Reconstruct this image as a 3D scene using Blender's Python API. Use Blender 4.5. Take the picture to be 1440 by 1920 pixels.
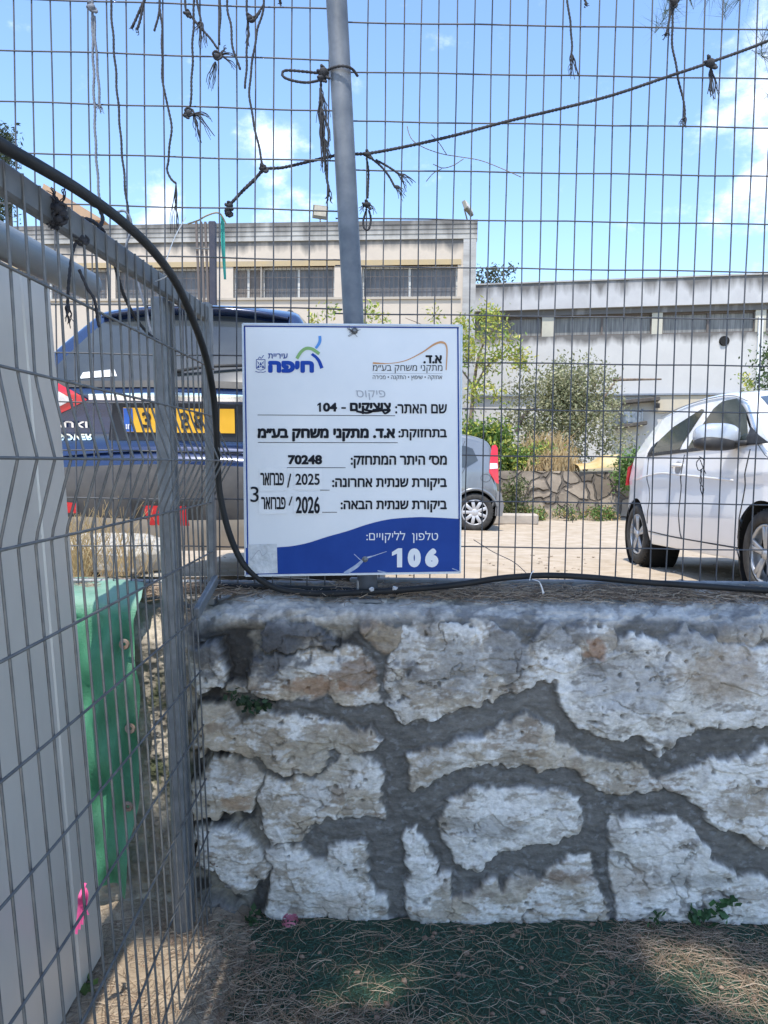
import bpy, math, random
import numpy as np
from mathutils import Matrix, Vector
random.seed(7); rng = np.random.default_rng(7)
scene = bpy.context.scene
for _o in list(bpy.data.objects): bpy.data.objects.remove(_o)
rad = math.radians

# ------------------------------------------------------------------ camera
EYE = 1.21; PITCH = rad(3.8); ROLL = 0.012; FPX = 1400.0
cam_d = bpy.data.cameras.new('camera'); cam = bpy.data.objects.new('camera', cam_d)
scene.collection.objects.link(cam); scene.camera = cam
cam_d.sensor_fit = 'VERTICAL'; cam_d.sensor_height = 36.0; cam_d.lens = 36.0 * FPX / 1920.0
cam_d.clip_start = 0.02; cam_d.clip_end = 3000
RC = Matrix.Rotation(math.pi / 2 - PITCH, 3, 'X') @ Matrix.Rotation(ROLL, 3, 'Z')
cam.matrix_world = Matrix.Translation((0, 0, EYE)) @ RC.to_4x4()
RCN = np.array(RC)

# ------------------------------------------------------------------ sky and sun
SUN = Vector((-0.09, -0.40, 0.91)).normalized()
sun_el = math.asin(SUN.z); sun_az = math.atan2(SUN.x, SUN.y)
world = bpy.data.worlds.new("World"); scene.world = world; world.use_nodes = True
wt = world.node_tree; wt.nodes.clear()
def wn(t, **kw):
    n = wt.nodes.new(t)
    for k, v in kw.items(): setattr(n, k, v)
    return n
sky = wn('ShaderNodeTexSky'); sky.sky_type = 'NISHITA'; sky.sun_disc = False
sky.sun_elevation = sun_el; sky.sun_rotation = sun_az
sky.air_density = 1.0; sky.dust_density = 0.6; sky.ozone_density = 2.6; sky.altitude = 100
SKY_STR = 0.15
bg = wn('ShaderNodeBackground'); bg.inputs['Strength'].default_value = SKY_STR
outw = wn('ShaderNodeOutputWorld'); tc = wn('ShaderNodeTexCoord')
nz = wn('ShaderNodeTexNoise'); nz.inputs['Scale'].default_value = 11.0; nz.inputs['Detail'].default_value = 9; nz.inputs['Roughness'].default_value = 0.62
mp = wn('ShaderNodeMapping'); mp.inputs['Scale'].default_value = (1, 1, 1.5)
wt.links.new(tc.outputs['Generated'], mp.inputs['Vector']); wt.links.new(mp.outputs[0], nz.inputs['Vector'])
def px_dir(px, py):
    v = RCN @ np.array([(px - 720) / FPX, -(py - 960) / FPX, -1.0]); return v / np.linalg.norm(v)
acc = None
for (cx, cy, r0, amp) in [(510, 270, 0.085, .72), (560, 380, .06, .4), (1440, 60, 0.115, .75), (300, 400, 0.07, .8), (1700, 250, .30, 1.0), (-600, 150, .35, 1.0), (1180, 330, .10, .25), (900, 170, .10, .2)]:
    d = px_dir(cx, cy)
    sub = wn('ShaderNodeVectorMath', operation='DISTANCE'); sub.inputs[1].default_value = tuple(d)
    wt.links.new(tc.outputs['Generated'], sub.inputs[0])
    mr = wn('ShaderNodeMapRange'); mr.interpolation_type = 'SMOOTHSTEP'
    mr.inputs['From Min'].default_value = 0.0; mr.inputs['From Max'].default_value = r0
    mr.inputs['To Min'].default_value = 0.36 * amp; mr.inputs['To Max'].default_value = 0.0
    wt.links.new(sub.outputs['Value'], mr.inputs['Value'])
    if acc is None: acc = mr.outputs[0]
    else:
        ad = wn('ShaderNodeMath', operation='MAXIMUM'); wt.links.new(acc, ad.inputs[0]); wt.links.new(mr.outputs[0], ad.inputs[1]); acc = ad.outputs[0]
sm = wn('ShaderNodeMath', operation='ADD'); wt.links.new(acc, sm.inputs[0]); wt.links.new(nz.outputs['Fac'], sm.inputs[1])
cr = wn('ShaderNodeMapRange'); cr.interpolation_type = 'SMOOTHSTEP'
cr.inputs['From Min'].default_value = 0.62; cr.inputs['From Max'].default_value = 1.05
cr.inputs['To Min'].default_value = 0; cr.inputs['To Max'].default_value = 0.8
wt.links.new(sm.outputs[0], cr.inputs['Value'])
mx = wn('ShaderNodeMix'); mx.data_type = 'RGBA'
mx.inputs[7].default_value = (7.0, 7.2, 7.5, 1)
hs = wn('ShaderNodeHueSaturation'); hs.inputs['Saturation'].default_value = 1.05; hs.inputs['Value'].default_value = .84
wt.links.new(sky.outputs[0], hs.inputs['Color'])
wt.links.new(cr.outputs[0], mx.inputs[0]); wt.links.new(hs.outputs[0], mx.inputs[6])
wt.links.new(mx.outputs[2], bg.inputs['Color']); wt.links.new(bg.outputs[0], outw.inputs['Surface'])
sd = bpy.data.lights.new('sun', 'SUN'); sd.energy = 2.1; sd.angle = rad(0.5); sd.color = (1.0, 0.95, 0.86)
so = bpy.data.objects.new('sun', sd); scene.collection.objects.link(so)
so.rotation_euler = (-SUN).to_track_quat('-Z', 'Y').to_euler(); so.location = (-5, -5, 15)
scene.view_settings.view_transform = 'Standard'; scene.view_settings.look = 'None'
scene.view_settings.exposure = 1.52; scene.view_settings.gamma = 1.0
scene.cycles.max_bounces = 6; scene.cycles.use_denoising = True

# ------------------------------------------------------------------ helpers
def P(px, py, Y):
    """world point seen at pixel (px,py) of the 1440x1920 photograph, at depth Y"""
    v = RCN @ np.array([(px - 720) / FPX, -(py - 960) / FPX, -1.0])
    return np.array([0, 0, EYE]) + v * (Y / v[1])
def project(V):
    c = (V - np.array([0, 0, EYE])) @ RCN
    return 720 + FPX * c[:, 0] / -c[:, 2], 960 - FPX * c[:, 1] / -c[:, 2]
def L(r, g, b):
    f = lambda c: (c / 255 / 12.92) if c / 255 <= .04045 else ((c / 255 + .055) / 1.055) ** 2.4
    return (f(r), f(g), f(b))
def hash2(ix, iy, s):
    h = (ix.astype(np.int64) * 374761393 + iy.astype(np.int64) * 668265263 + s * 974634767) & 0x7fffffff
    h = ((h ^ (h >> 13)) * 1274126177) & 0x7fffffff
    return ((h ^ (h >> 16)) & 0xffff) / 65535.0
def vnoise(x, y, s=0):
    ix = np.floor(x); iy = np.floor(y); fx = x - ix; fy = y - iy
    fx = fx * fx * (3 - 2 * fx); fy = fy * fy * (3 - 2 * fy)
    a = hash2(ix, iy, s); b = hash2(ix + 1, iy, s); c = hash2(ix, iy + 1, s); d = hash2(ix + 1, iy + 1, s)
    return (a * (1 - fx) + b * fx) * (1 - fy) + (c * (1 - fx) + d * fx) * fy
def fbm(x, y, o=4, s=0, g=.5):
    r = np.zeros_like(x); a = 1; t = 0
    for k in range(o):
        r += a * vnoise(x * 2 ** k + 17.3 * k, y * 2 ** k - 9.1 * k, s + k); t += a; a *= g
    return r / t
def sstep(a, b, x):
    t = np.clip((x - a) / (b - a), 0, 1); return t * t * (3 - 2 * t)
def mix3(a, b, t): return a * (1 - t[:, None]) + b * t[:, None]

MATS = {}
def mat(name, c1, c2=None, scale=6.0, rough=.7, metal=0.0, bump=0.0, bscale=60.0, detail=5.0, vcol=None, spec=.5, stretch=(1, 1, 1), trans=0.0, contrast=(.35, .65), coat=0.0, alpha=None):
    m = bpy.data.materials.new(name); m.use_nodes = True; t = m.node_tree; N = t.nodes; b = N['Principled BSDF']
    b.inputs['Roughness'].default_value = rough; b.inputs['Metallic'].default_value = metal
    b.inputs['Specular IOR Level'].default_value = spec; b.inputs['Coat Weight'].default_value = coat
    co = N.new('ShaderNodeTexCoord'); mpn = N.new('ShaderNodeMapping'); mpn.inputs['Scale'].default_value = stretch
    t.links.new(co.outputs['Object'], mpn.inputs['Vector'])
    col = None
    if vcol:
        a = N.new('ShaderNodeAttribute'); a.attribute_name = vcol; col = a.outputs['Color']
    if c2 is not None:
        n = N.new('ShaderNodeTexNoise'); n.inputs['Scale'].default_value = scale; n.inputs['Detail'].default_value = detail; n.inputs['Roughness'].default_value = .6
        t.links.new(mpn.outputs[0], n.inputs['Vector'])
        r = N.new('ShaderNodeMapRange'); r.inputs['From Min'].default_value = contrast[0]; r.inputs['From Max'].default_value = contrast[1]
        t.links.new(n.outputs['Fac'], r.inputs['Value'])
        x = N.new('ShaderNodeMix'); x.data_type = 'RGBA'
        x.inputs[6].default_value = (*c1, 1); x.inputs[7].default_value = (*c2, 1); t.links.new(r.outputs[0], x.inputs[0])
        if col is not None:
            y = N.new('ShaderNodeMix'); y.data_type = 'RGBA'; y.blend_type = 'MULTIPLY'; y.inputs[0].default_value = 1
            t.links.new(col, y.inputs[6]); t.links.new(x.outputs[2], y.inputs[7]); col = y.outputs[2]
        else: col = x.outputs[2]
    if col is not None: t.links.new(col, b.inputs['Base Color'])
    else: b.inputs['Base Color'].default_value = (*c1, 1)
    if bump:
        n2 = N.new('ShaderNodeTexNoise'); n2.inputs['Scale'].default_value = bscale; n2.inputs['Detail'].default_value = 6
        t.links.new(mpn.outputs[0], n2.inputs['Vector'])
        bp = N.new('ShaderNodeBump'); bp.inputs['Strength'].default_value = bump; bp.inputs['Distance'].default_value = .01
        t.links.new(n2.outputs['Fac'], bp.inputs['Height']); t.links.new(bp.outputs[0], b.inputs['Normal'])
    if trans:
        tr = N.new('ShaderNodeBsdfTranslucent'); ms = N.new('ShaderNodeMixShader'); ms.inputs[0].default_value = trans
        if col is not None: t.links.new(col, tr.inputs['Color'])
        else: tr.inputs['Color'].default_value = (*c1, 1)
        t.links.new(b.outputs[0], ms.inputs[1]); t.links.new(tr.outputs[0], ms.inputs[2])
        t.links.new(ms.outputs[0], N['Material Output'].inputs['Surface'])
    MATS[name] = m; return m

class MB:
    def __init__(s): s.v = []; s.f = []; s.n = 0; s.c = []
    def add(s, V, F):
        V = np.asarray(V, float).reshape(-1, 3); s.v.append(V)
        for f in (F if isinstance(F, list) else [F]):
            s.f.append(np.asarray(f, np.int64) + s.n)
        s.n += len(V); return s
    def box(s, c, size, R=None, bev=0.0):
        h = np.array(size) / 2.0
        if bev <= 0 or min(h) <= bev * 1.01:
            V = np.array([[x, y, z] for x in (-1, 1) for y in (-1, 1) for z in (-1, 1)]) * h
            F = np.array([[0, 1, 3, 2], [4, 6, 7, 5], [0, 4, 5, 1], [2, 3, 7, 6], [0, 2, 6, 4], [1, 5, 7, 3]])
            Fs = [F]
        else:
            V = []; idx = {}
            for x in (-1, 1):
                for y in (-1, 1):
                    for z in (-1, 1):
                        for a in range(3):
                            p = np.array([x, y, z]) * (h - bev); p[a] = (x, y, z)[a] * h[a]
                            idx[(x, y, z, a)] = len(V); V.append(p)
            V = np.array(V); Q = []; T = []
            for a in range(3):
                b, c2 = (a + 1) % 3, (a + 2) % 3
                for sg in (-1, 1):
                    q = []
                    for (u, w) in ((-1, -1), (1, -1), (1, 1), (-1, 1)):
                        k = [0, 0, 0]; k[a] = sg; k[b] = u; k[c2] = w; q.append(idx[(*k, a)])
                    Q.append(q if sg > 0 else q[::-1])
                for u in (-1, 1):
                    for w in (-1, 1):
                        k0 = [0, 0, 0]; k1 = [0, 0, 0]; k0[a] = -1; k1[a] = 1
                        for k in (k0, k1): k[b] = u; k[c2] = w
                        q = [idx[(*k0, b)], idx[(*k1, b)], idx[(*k1, c2)], idx[(*k0, c2)]]
                        Q.append(q if u * w < 0 else q[::-1])
            for x in (-1, 1):
                for y in (-1, 1):
                    for z in (-1, 1):
                        q = [idx[(x, y, z, a)] for a in range(3)]; T.append(q if x * y * z > 0 else q[::-1])
            Fs = [np.array(Q), np.array(T)]
        if R is not None: V = V @ np.array(R).T
        return s.add(V + np.array(c), Fs)
    def bar(s, a, b, w, d, up=(0, 0, 1), bev=0.0):
        a = np.array(a, float); b = np.array(b, float); z = b - a; l = np.linalg.norm(z); z /= l
        x = np.cross(up, z)
        if np.linalg.norm(x) < 1e-5: x = np.cross((0, 1, 0), z)
        x /= np.linalg.norm(x); y = np.cross(z, x)
        return s.box((a + b) / 2, (w, d, l), np.array([x, y, z]).T, bev)
    def grid(s, G, closeu=False, closev=False, flip=False):
        G = np.asarray(G, float); n, m = G.shape[:2]
        i = np.arange(n if closeu else n - 1); j = np.arange(m if closev else m - 1)
        I, J = np.meshgrid(i, j, indexing='ij'); I2 = (I + 1) % n; J2 = (J + 1) % m
        F = np.stack([I * m + J, I2 * m + J, I2 * m + J2, I * m + J2], -1).reshape(-1, 4)
        if flip: F = F[:, ::-1]
        return s.add(G.reshape(-1, 3), F)
    def tube(s, pts, r, k=6, cap=True, lobes=0, lamp=.25, pitch=.03):
        p = np.asarray(pts, float); n = len(p); r = np.broadcast_to(np.asarray(r, float), (n,))
        t = np.gradient(p, axis=0); t /= np.linalg.norm(t, axis=1)[:, None] + 1e-12
        u = np.cross(t[0], (0.13, .2, 1.0)); 
        if np.linalg.norm(u) < 1e-3: u = np.cross(t[0], (1, 0, 0))
        u /= np.linalg.norm(u); U = np.zeros((n, 3)); U[0] = u
        for i in range(1, n):
            u = U[i - 1] - t[i] * np.dot(U[i - 1], t[i]); U[i] = u / (np.linalg.norm(u) + 1e-12)
        W = np.cross(t, U); a = np.arange(k) * 2 * math.pi / k
        rr = np.repeat(r[:, None], k, 1)
        if lobes:
            sl = np.concatenate([[0], np.cumsum(np.linalg.norm(np.diff(p, axis=0), axis=1))])
            rr = rr * (1 + lamp * np.cos(lobes * (a[None, :] + 2 * math.pi * sl[:, None] / pitch)))
        G = p[:, None, :] + rr[..., None] * (np.cos(a)[None, :, None] * U[:, None, :] + np.sin(a)[None, :, None] * W[:, None, :])
        base = s.n; s.grid(G, closev=True)
        if cap:
            s.add(np.zeros((0, 3)), []); s.f.append(np.array([[base + j for j in range(k)]])); s.f.append(np.array([[base + (n - 1) * k + j for j in range(k)][::-1]]))
        return s
    def lathe(s, prof, c, axis='y', k=32, a0=0, a1=2 * math.pi):
        pr = np.array(prof, float); full = abs(a1 - a0 - 2 * math.pi) < 1e-6
        a = np.linspace(a0, a1, k, endpoint=not full); G = np.zeros((k, len(pr), 3))
        cs, sn = np.cos(a)[:, None], np.sin(a)[:, None]; rr, hh = pr[:, 0][None], pr[:, 1][None]
        ax = 'xyz'.index(axis); b1, b2 = [(1, 2), (0, 2), (0, 1)][ax]
        G[..., ax] = hh + 0 * cs; G[..., b1] = rr * cs; G[..., b2] = rr * sn
        return s.grid(G + np.array(c), closeu=full)
    def ico(s, c, r, sub=1, jit=0.0, sc=(1, 1, 1)):
        import bmesh
        b = bmesh.new(); bmesh.ops.create_icosphere(b, subdivisions=sub, radius=1.0)
        V = np.array([v.co[:] for v in b.verts]); F = np.array([[v.index for v in f.verts] for f in b.faces]); b.free()
        if jit: V = V * (1 + rng.uniform(-jit, jit, (len(V), 1)))
        return s.add(V * r * np.array(sc) + np.array(c), F)
    def poly(s, pts): return s.add(pts, [np.arange(len(pts))[None]])

def wloc(o):
    l = Vector((0, 0, 0))
    while o is not None: l = l + o.location; o = o.parent
    return np.array(l)
def build(name, mb, m, parent=None, smooth=False, local=False, cols=None, base=True):
    V = np.concatenate(mb.v) if mb.v else np.zeros((0, 3))
    me = bpy.data.meshes.new(name); o = bpy.data.objects.new(name, me); scene.collection.objects.link(o)
    if parent is not None:
        o.parent = parent
        if not local: V = V - wloc(parent)
    elif base and not local and len(V):
        c = np.array([(V[:, 0].min() + V[:, 0].max()) / 2, (V[:, 1].min() + V[:, 1].max()) / 2, V[:, 2].min()])
        V = V - c; o.location = c
    nl = sum(f.size for f in mb.f); nf = sum(len(f) for f in mb.f)
    me.vertices.add(len(V)); me.vertices.foreach_set('co', V.astype(np.float32).ravel())
    me.loops.add(nl); me.loops.foreach_set('vertex_index', np.concatenate([f.ravel() for f in mb.f]).astype(np.int32))
    tot = np.concatenate([np.full(len(f), f.shape[1]) for f in mb.f]); st = np.concatenate([[0], np.cumsum(tot)[:-1]])
    me.polygons.add(nf); me.polygons.foreach_set('loop_start', st.astype(np.int32)); me.polygons.foreach_set('loop_total', tot.astype(np.int32))
    me.polygons.foreach_set('use_smooth', np.full(nf, smooth))
    me.update(calc_edges=True); me.validate()
    if cols is not None:
        a = me.color_attributes.new('Col', 'FLOAT_COLOR', 'POINT')
        a.data.foreach_set('color', np.concatenate([cols, np.ones((len(cols), 1))], 1).astype(np.float32).ravel())
    me.materials.append(m)
    return o
def tag(o, label, cat, group=None):
    o['label'] = label; o['category'] = cat
    if group: o['group'] = group
    return o
def struct(o): o['kind'] = 'structure'; return o
def stuff(o): o['kind'] = 'stuff'; return o
def thing(name, loc, label, cat, group=None, rz=0.0, rx=0.0):
    o = bpy.data.objects.new(name, None); scene.collection.objects.link(o); o.empty_display_size = .2
    o.location = loc; o.rotation_euler = (rx, 0, rz); return tag(o, label, cat, group)
def smooth_path(pts, n=12):
    p = np.asarray(pts, float)
    if len(p) < 3: return np.array([p[0] + (p[-1] - p[0]) * t for t in np.linspace(0, 1, max(n, 2))])
    q = np.vstack([2 * p[0] - p[1], p, 2 * p[-1] - p[-2]]); out = []
    for i in range(1, len(q) - 2):
        t = np.linspace(0, 1, n, endpoint=False)[:, None]
        a, b, c, d = q[i - 1], q[i], q[i + 1], q[i + 2]
        out.append(.5 * (2 * b + (c - a) * t + (2 * a - 5 * b + 4 * c - d) * t ** 2 + (3 * b - a - 3 * c + d) * t ** 3))
    out.append(p[-1:]); return np.vstack(out)
def pin(poly, x, y):
    p = np.asarray(poly, float); n = len(p); ins = np.zeros(x.shape, bool)
    for i in range(n):
        a, b = p[i], p[(i + 1) % n]
        c = ((a[1] > y) != (b[1] > y))
        ins ^= c & (x < (b[0] - a[0]) * (y - a[1]) / (b[1] - a[1] + 1e-12) + a[0])
    return ins
def sdf(poly, x, y):
    p = np.asarray(poly, float); n = len(p); d = np.full(x.shape, 1e9)
    for i in range(n):
        a, b = p[i], p[(i + 1) % n]; e = b - a
        t = np.clip(((x - a[0]) * e[0] + (y - a[1]) * e[1]) / (e @ e + 1e-9), 0, 1)
        d = np.minimum(d, (x - a[0] - t * e[0]) ** 2 + (y - a[1] - t * e[1]) ** 2)
    d = np.sqrt(d); return np.where(pin(poly, x, y), d, -d)
def poly_cols(poly, step):
    """columns (u, vmin, vmax) covering a roughly v-convex polygon"""
    p = np.asarray(poly, float); n = max(2, int(math.ceil((p[:, 0].max() - p[:, 0].min()) / step)) + 1)
    us = np.unique(np.concatenate([np.linspace(p[:, 0].min() + 1e-5, p[:, 0].max() - 1e-5, n), np.clip(p[:, 0], p[:, 0].min() + 1e-5, p[:, 0].max() - 1e-5)]))
    res = []
    for u in us:
        v = []
        for i in range(len(p)):
            a, b = p[i], p[(i + 1) % len(p)]
            if (a[0] - u) * (b[0] - u) <= 0 and a[0] != b[0]: v.append(a[1] + (b[1] - a[1]) * (u - a[0]) / (b[0] - a[0]))
        if len(v) >= 2: res.append((u, min(v), max(v)))
    return res
# ------------------------------------------------------------------ materials
galv = mat('galvanised', (.15, .16, .17), (.23, .24, .25), 22, .5, .35, .05, 90)
wire_m = mat('fence_wire', (.060, .066, .080), (.095, .095, .10), 40, .55, .2)
wire_old = mat('old_fence_wire', (.095, .098, .10), (.16, .16, .155), 30, .5, .3)
post_m = mat('post_steel', (.10, .115, .14), (.17, .185, .21), 14, .5, .35, .05, 120, detail=8)
black_rub = mat('black_rubber', (.010, .011, .013), (.022, .022, .022), 12, .55, 0, .05, 200, spec=.25)
rope_blk = mat('black_rope', (.016, .017, .022), (.035, .037, .045), 60, .85)
rope_gry = mat('grey_rope', (.10, .115, .15), (.17, .19, .23), 90, .85)
sheet_m = mat('sheet_steel', (.56, .515, .455), (.66, .615, .55), 2.2, .45, .3, .02, 40, stretch=(1, 1, .35))
tube_m = mat('tube_steel', (.22, .25, .27), (.27, .295, .31), 9, .5, .25, .03, 70)
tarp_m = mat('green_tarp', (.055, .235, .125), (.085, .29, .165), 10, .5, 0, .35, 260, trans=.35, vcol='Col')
plastic_w = mat('white_plastic', (.75, .75, .75), None, rough=.4)
pink_m = mat('pink_tape', (.75, .10, .30), (.85, .16, .38), 20, .5, trans=.3)
needle_m = mat('dry_needles', (1, 1, 1), None, rough=.7, vcol='Col')
leaf_m = mat('leaves', (1, 1, 1), None, rough=.55, vcol='Col', trans=.35)
bark_m = mat('bark', (.11, .08, .06), (.22, .17, .13), 14, .9, 0, .6, 30, stretch=(1, 1, .3))

# ------------------------------------------------------------------ ground
def ground_h(X, Y):
    z = np.interp(Y, [1.9, 2.25, 2.6, 3.2, 5.0, 7.45, 9.5, 12, 15, 40, 400], [.84, .845, .70, .52, .34, .215, .17, .165, .12, .20, .2])
    return z
def sheet(name, xs, ys, zf, m, amp=0.0, fs=6.0):
    X, Y = np.meshgrid(xs, ys, indexing='ij'); Z = zf(X, Y)
    if amp: Z = Z + amp * (fbm(X * fs, Y * fs, 4, 3) - .5)
    b = MB(); b.grid(np.stack([X, Y, Z], -1)); return struct(build(name, b, m, smooth=True, base=False))
turf_m = mat('turf', (.028, .058, .034), (.048, .080, .046), 40, .9, 0, .9, 420, contrast=(.3, .7))
sheet('ground', np.concatenate([[-60, -20, -6], np.linspace(-3, 3, 120), [6, 20, 60]]), np.concatenate([[-80, -20, -5], np.linspace(-1, 2.2, 90)]), lambda X, Y: X * 0 - .014, turf_m, .012, 5)
bounce_m = mat('bounce_ground_pale', (.70, .60, .48), (.62, .54, .43), 3, .9, 0, .2, 60)
sheet('bounce_ground', np.linspace(-25, 25, 30), np.linspace(-40, .35, 30), lambda X, Y: X * 0 + .022, bounce_m)  # unseen pale sheet behind the camera, added to bounce sun onto the wall
sand_m = mat('lot_gravel', (.44, .365, .28), (.32, .25, .17), 5.0, .95, 0, .9, 60, detail=12, contrast=(.38, .72))
ysn = np.concatenate([np.linspace(2.235, 3, 40), np.linspace(3.05, 16, 170), [18, 22, 30, 60, 150, 400]])
xsn = np.concatenate([[-400, -100, -40, -20], np.linspace(-9, 12, 200), [20, 40, 100, 400]])
sheet('parking_ground', xsn, ysn, ground_h, sand_m, .05, 2.2)

# ------------------------------------------------------------------ retaining wall (traced stones, whitewash and mortar)
def c4(*p): return [(340 + x / 2.571, 1060 + y / 2.571) for x, y in p]
def c5(*p): return [(880 + x / 2.571, 1060 + y / 2.571) for x, y in p]
def c6(*p): return [(340 + x / 2.571, 1380 + y / 2.571) for x, y in p]
def c7(*p): return [(880 + x / 2.571, 1380 + y / 2.571) for x, y in p]
# (polygon, whitewash 0-1, beige 0-1, soft flag)
STONES = [
 (c4((45,400),(110,350),(200,380),(215,520),(190,600),(60,610),(40,520)), .75, .35),
 (c4((200,585),(310,575),(325,620),(250,635),(205,615)), .45, .5),
 (c4((320,570),(365,440),(400,420),(500,410),(600,400),(700,395),(770,395),(860,415),(935,510),(945,600),(935,655),(740,655),(720,622),(600,640),(360,630)), .62, .75),
 (c4((380,400),(385,330),(460,265),(600,262),(720,300),(760,380),(600,395),(440,405)), .12, .2),
 (c4((865,300),(900,262),(985,290),(1060,318),(1000,412),(945,390)), .15, .95),
 (c4((1000,560),(1020,440),(1070,330),(1110,285),(1280,290),(1440,285)) + c5((130,285),(190,315),(290,375),(300,465),(345,545),(250,562),(160,590),(90,625),(0,645)) + c4((1290,690),(1200,720),(1150,700),(1070,745),(1010,700),(970,670),(1010,650)), .72, .55),
 (c5((305,460),(310,360),(385,300),(450,330),(480,360),(540,440),(570,460),(660,440),(690,360),(800,330),(930,390),(990,300),(1100,350),(1300,380),(1440,400),(1520,420),(1520,730),(1440,735),(1340,755),(1220,760),(1110,780),(1010,830),(970,875),(900,880),(830,820),(740,815),(650,820),(540,790),(480,700),(430,610),(390,560),(340,545)), .86, .25),
 (c5((480,310),(560,285),(660,300),(665,400),(650,430),(570,435),(530,400)), .6, .5),
 (c5((1180,300),(1300,250),(1400,255),(1420,340),(1330,365),(1200,345)), .5, .5),
 (c5((1440,260),(1560,250),(1700,300),(1700,380),(1560,390),(1440,360)), .6, .4),
 (c5((0,800),(60,790),(200,730),(270,705),(330,750),(390,770),(440,850),(500,900),(600,926)) + c7((640,110),(700,125),(830,140),(900,190),(905,240),(830,270),(720,275),(640,275),(560,205),(480,160),(420,135),(330,145),(240,110),(190,115),(60,145),(0,150)) + c6((1250,190),(1110,238),(1090,180),(1085,100),(1200,60),(1290,10)), .62, .6),
 (c7((920,215),(990,150),(1080,130),(1180,95),(1280,105),(1400,62),(1440,65),(1560,40),(1700,120),(1700,430),(1560,480),(1440,490),(1380,500),(1310,470),(1230,430),(1160,350),(1060,290),(980,260)), .75, .5),
 (c7((0,285),(60,262),(250,250),(330,265),(400,262),(490,270),(490,310),(515,425),(400,490),(250,510),(120,540),(40,590),(0,605)) + c6((1390,600),(1350,610),(1310,560),(1280,480),(1265,400),(1300,320),(1390,275)), .78, .4),
 (c7((655,380),(780,395),(870,400),(960,390),(1020,410),(1100,470),(1150,510),(1160,550),(1250,600),(1265,650),(1320,650),(1380,670),(1440,720),(1560,760),(1560,900),(1440,890),(1300,900),(1100,910),(850,925),(730,940),(710,850),(690,720),(690,660),(680,600),(685,520),(660,460)), .88, .3),
 (c7((250,715),(330,660),(400,625),(490,590),(575,585),(580,690),(600,790),(650,830),(650,920),(560,910),(250,915),(120,880),(150,820),(230,760)), .7, .6),
 (c6((1310,880),(1320,770),(1390,740)) + c7((40,720),(90,655),(135,690),(140,740),(200,670),(310,665),(230,750),(150,810),(105,870),(30,895),(0,895)), .6, .6),
 (c6((1085,765),(1180,660),(1280,660),(1305,720),(1300,800),(1290,870),(1250,930),(1150,925),(1100,850)), .7, .5),
 (c6((1060,550),(1085,470),(1140,425),(1170,480),(1195,540),(1220,620),(1160,660),(1130,740),(1095,730),(1085,640)), .85, .3),
 (c6((400,530),(480,505),(600,520),(680,550),(790,510),(880,520),(900,560),(880,660),(940,740),(990,760),(1000,850),(1025,890),(900,900),(780,885),(700,905),(580,890),(440,885),(415,850),(410,700),(420,650)), .78, .45),
 (c6((62,200),(150,110),(330,120),(395,200),(385,330),(350,370),(240,380),(150,400),(75,390)), .5, .7),
 (c4((60,690),(130,650),(260,690),(300,760),(380,850),(340,930),(170,900),(60,880)), .4, .8),
 (c4((300,740),(420,690),(580,720),(760,740),(830,790),(905,785),(945,835),(920,874)) + c6((720,70),(690,150),(600,195),(500,180),(410,160),(330,85),(270,0)), .6, .7),
 (c6((405,200),(500,205),(600,205),(700,165),(770,70),(940,130),(970,210),(985,330),(970,390),(860,370),(780,385),(700,390),(620,425),(580,480),(500,490),(430,510),(400,440),(395,330)), .68, .6),
 (c6((80,430),(230,415),(340,430),(390,500),(410,640),(400,680),(330,740),(290,750),(210,730),(150,660),(90,620)), .72, .5),
 (c6((110,790),(230,790),(300,860),(320,950),(300,975),(150,975),(100,900)), .12, .45),
]
def facets(x, y, sx, sy, seed):
    gx, gy = np.floor(x / sx), np.floor(y / sy); best = np.full(x.shape, 1e9); out = np.zeros_like(x)
    for i in (-1, 0, 1):
        for j in (-1, 0, 1):
            cx, cy = gx + i, gy + j; px_ = (cx + hash2(cx, cy, seed)) * sx; py_ = (cy + hash2(cx, cy, seed + 50)) * sy
            dx, dy = (x - px_) / sx, (y - py_) / sy; d = dx * dx + dy * dy; up = d < best; best = np.where(up, d, best)
            v = (hash2(cx, cy, seed + 1) - .5) * .7 + (hash2(cx, cy, seed + 2) - .5) * 1.1 * dx + (hash2(cx, cy, seed + 3) - .35) * 1.2 * dy; out = np.where(up, v, out)
    return out
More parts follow.
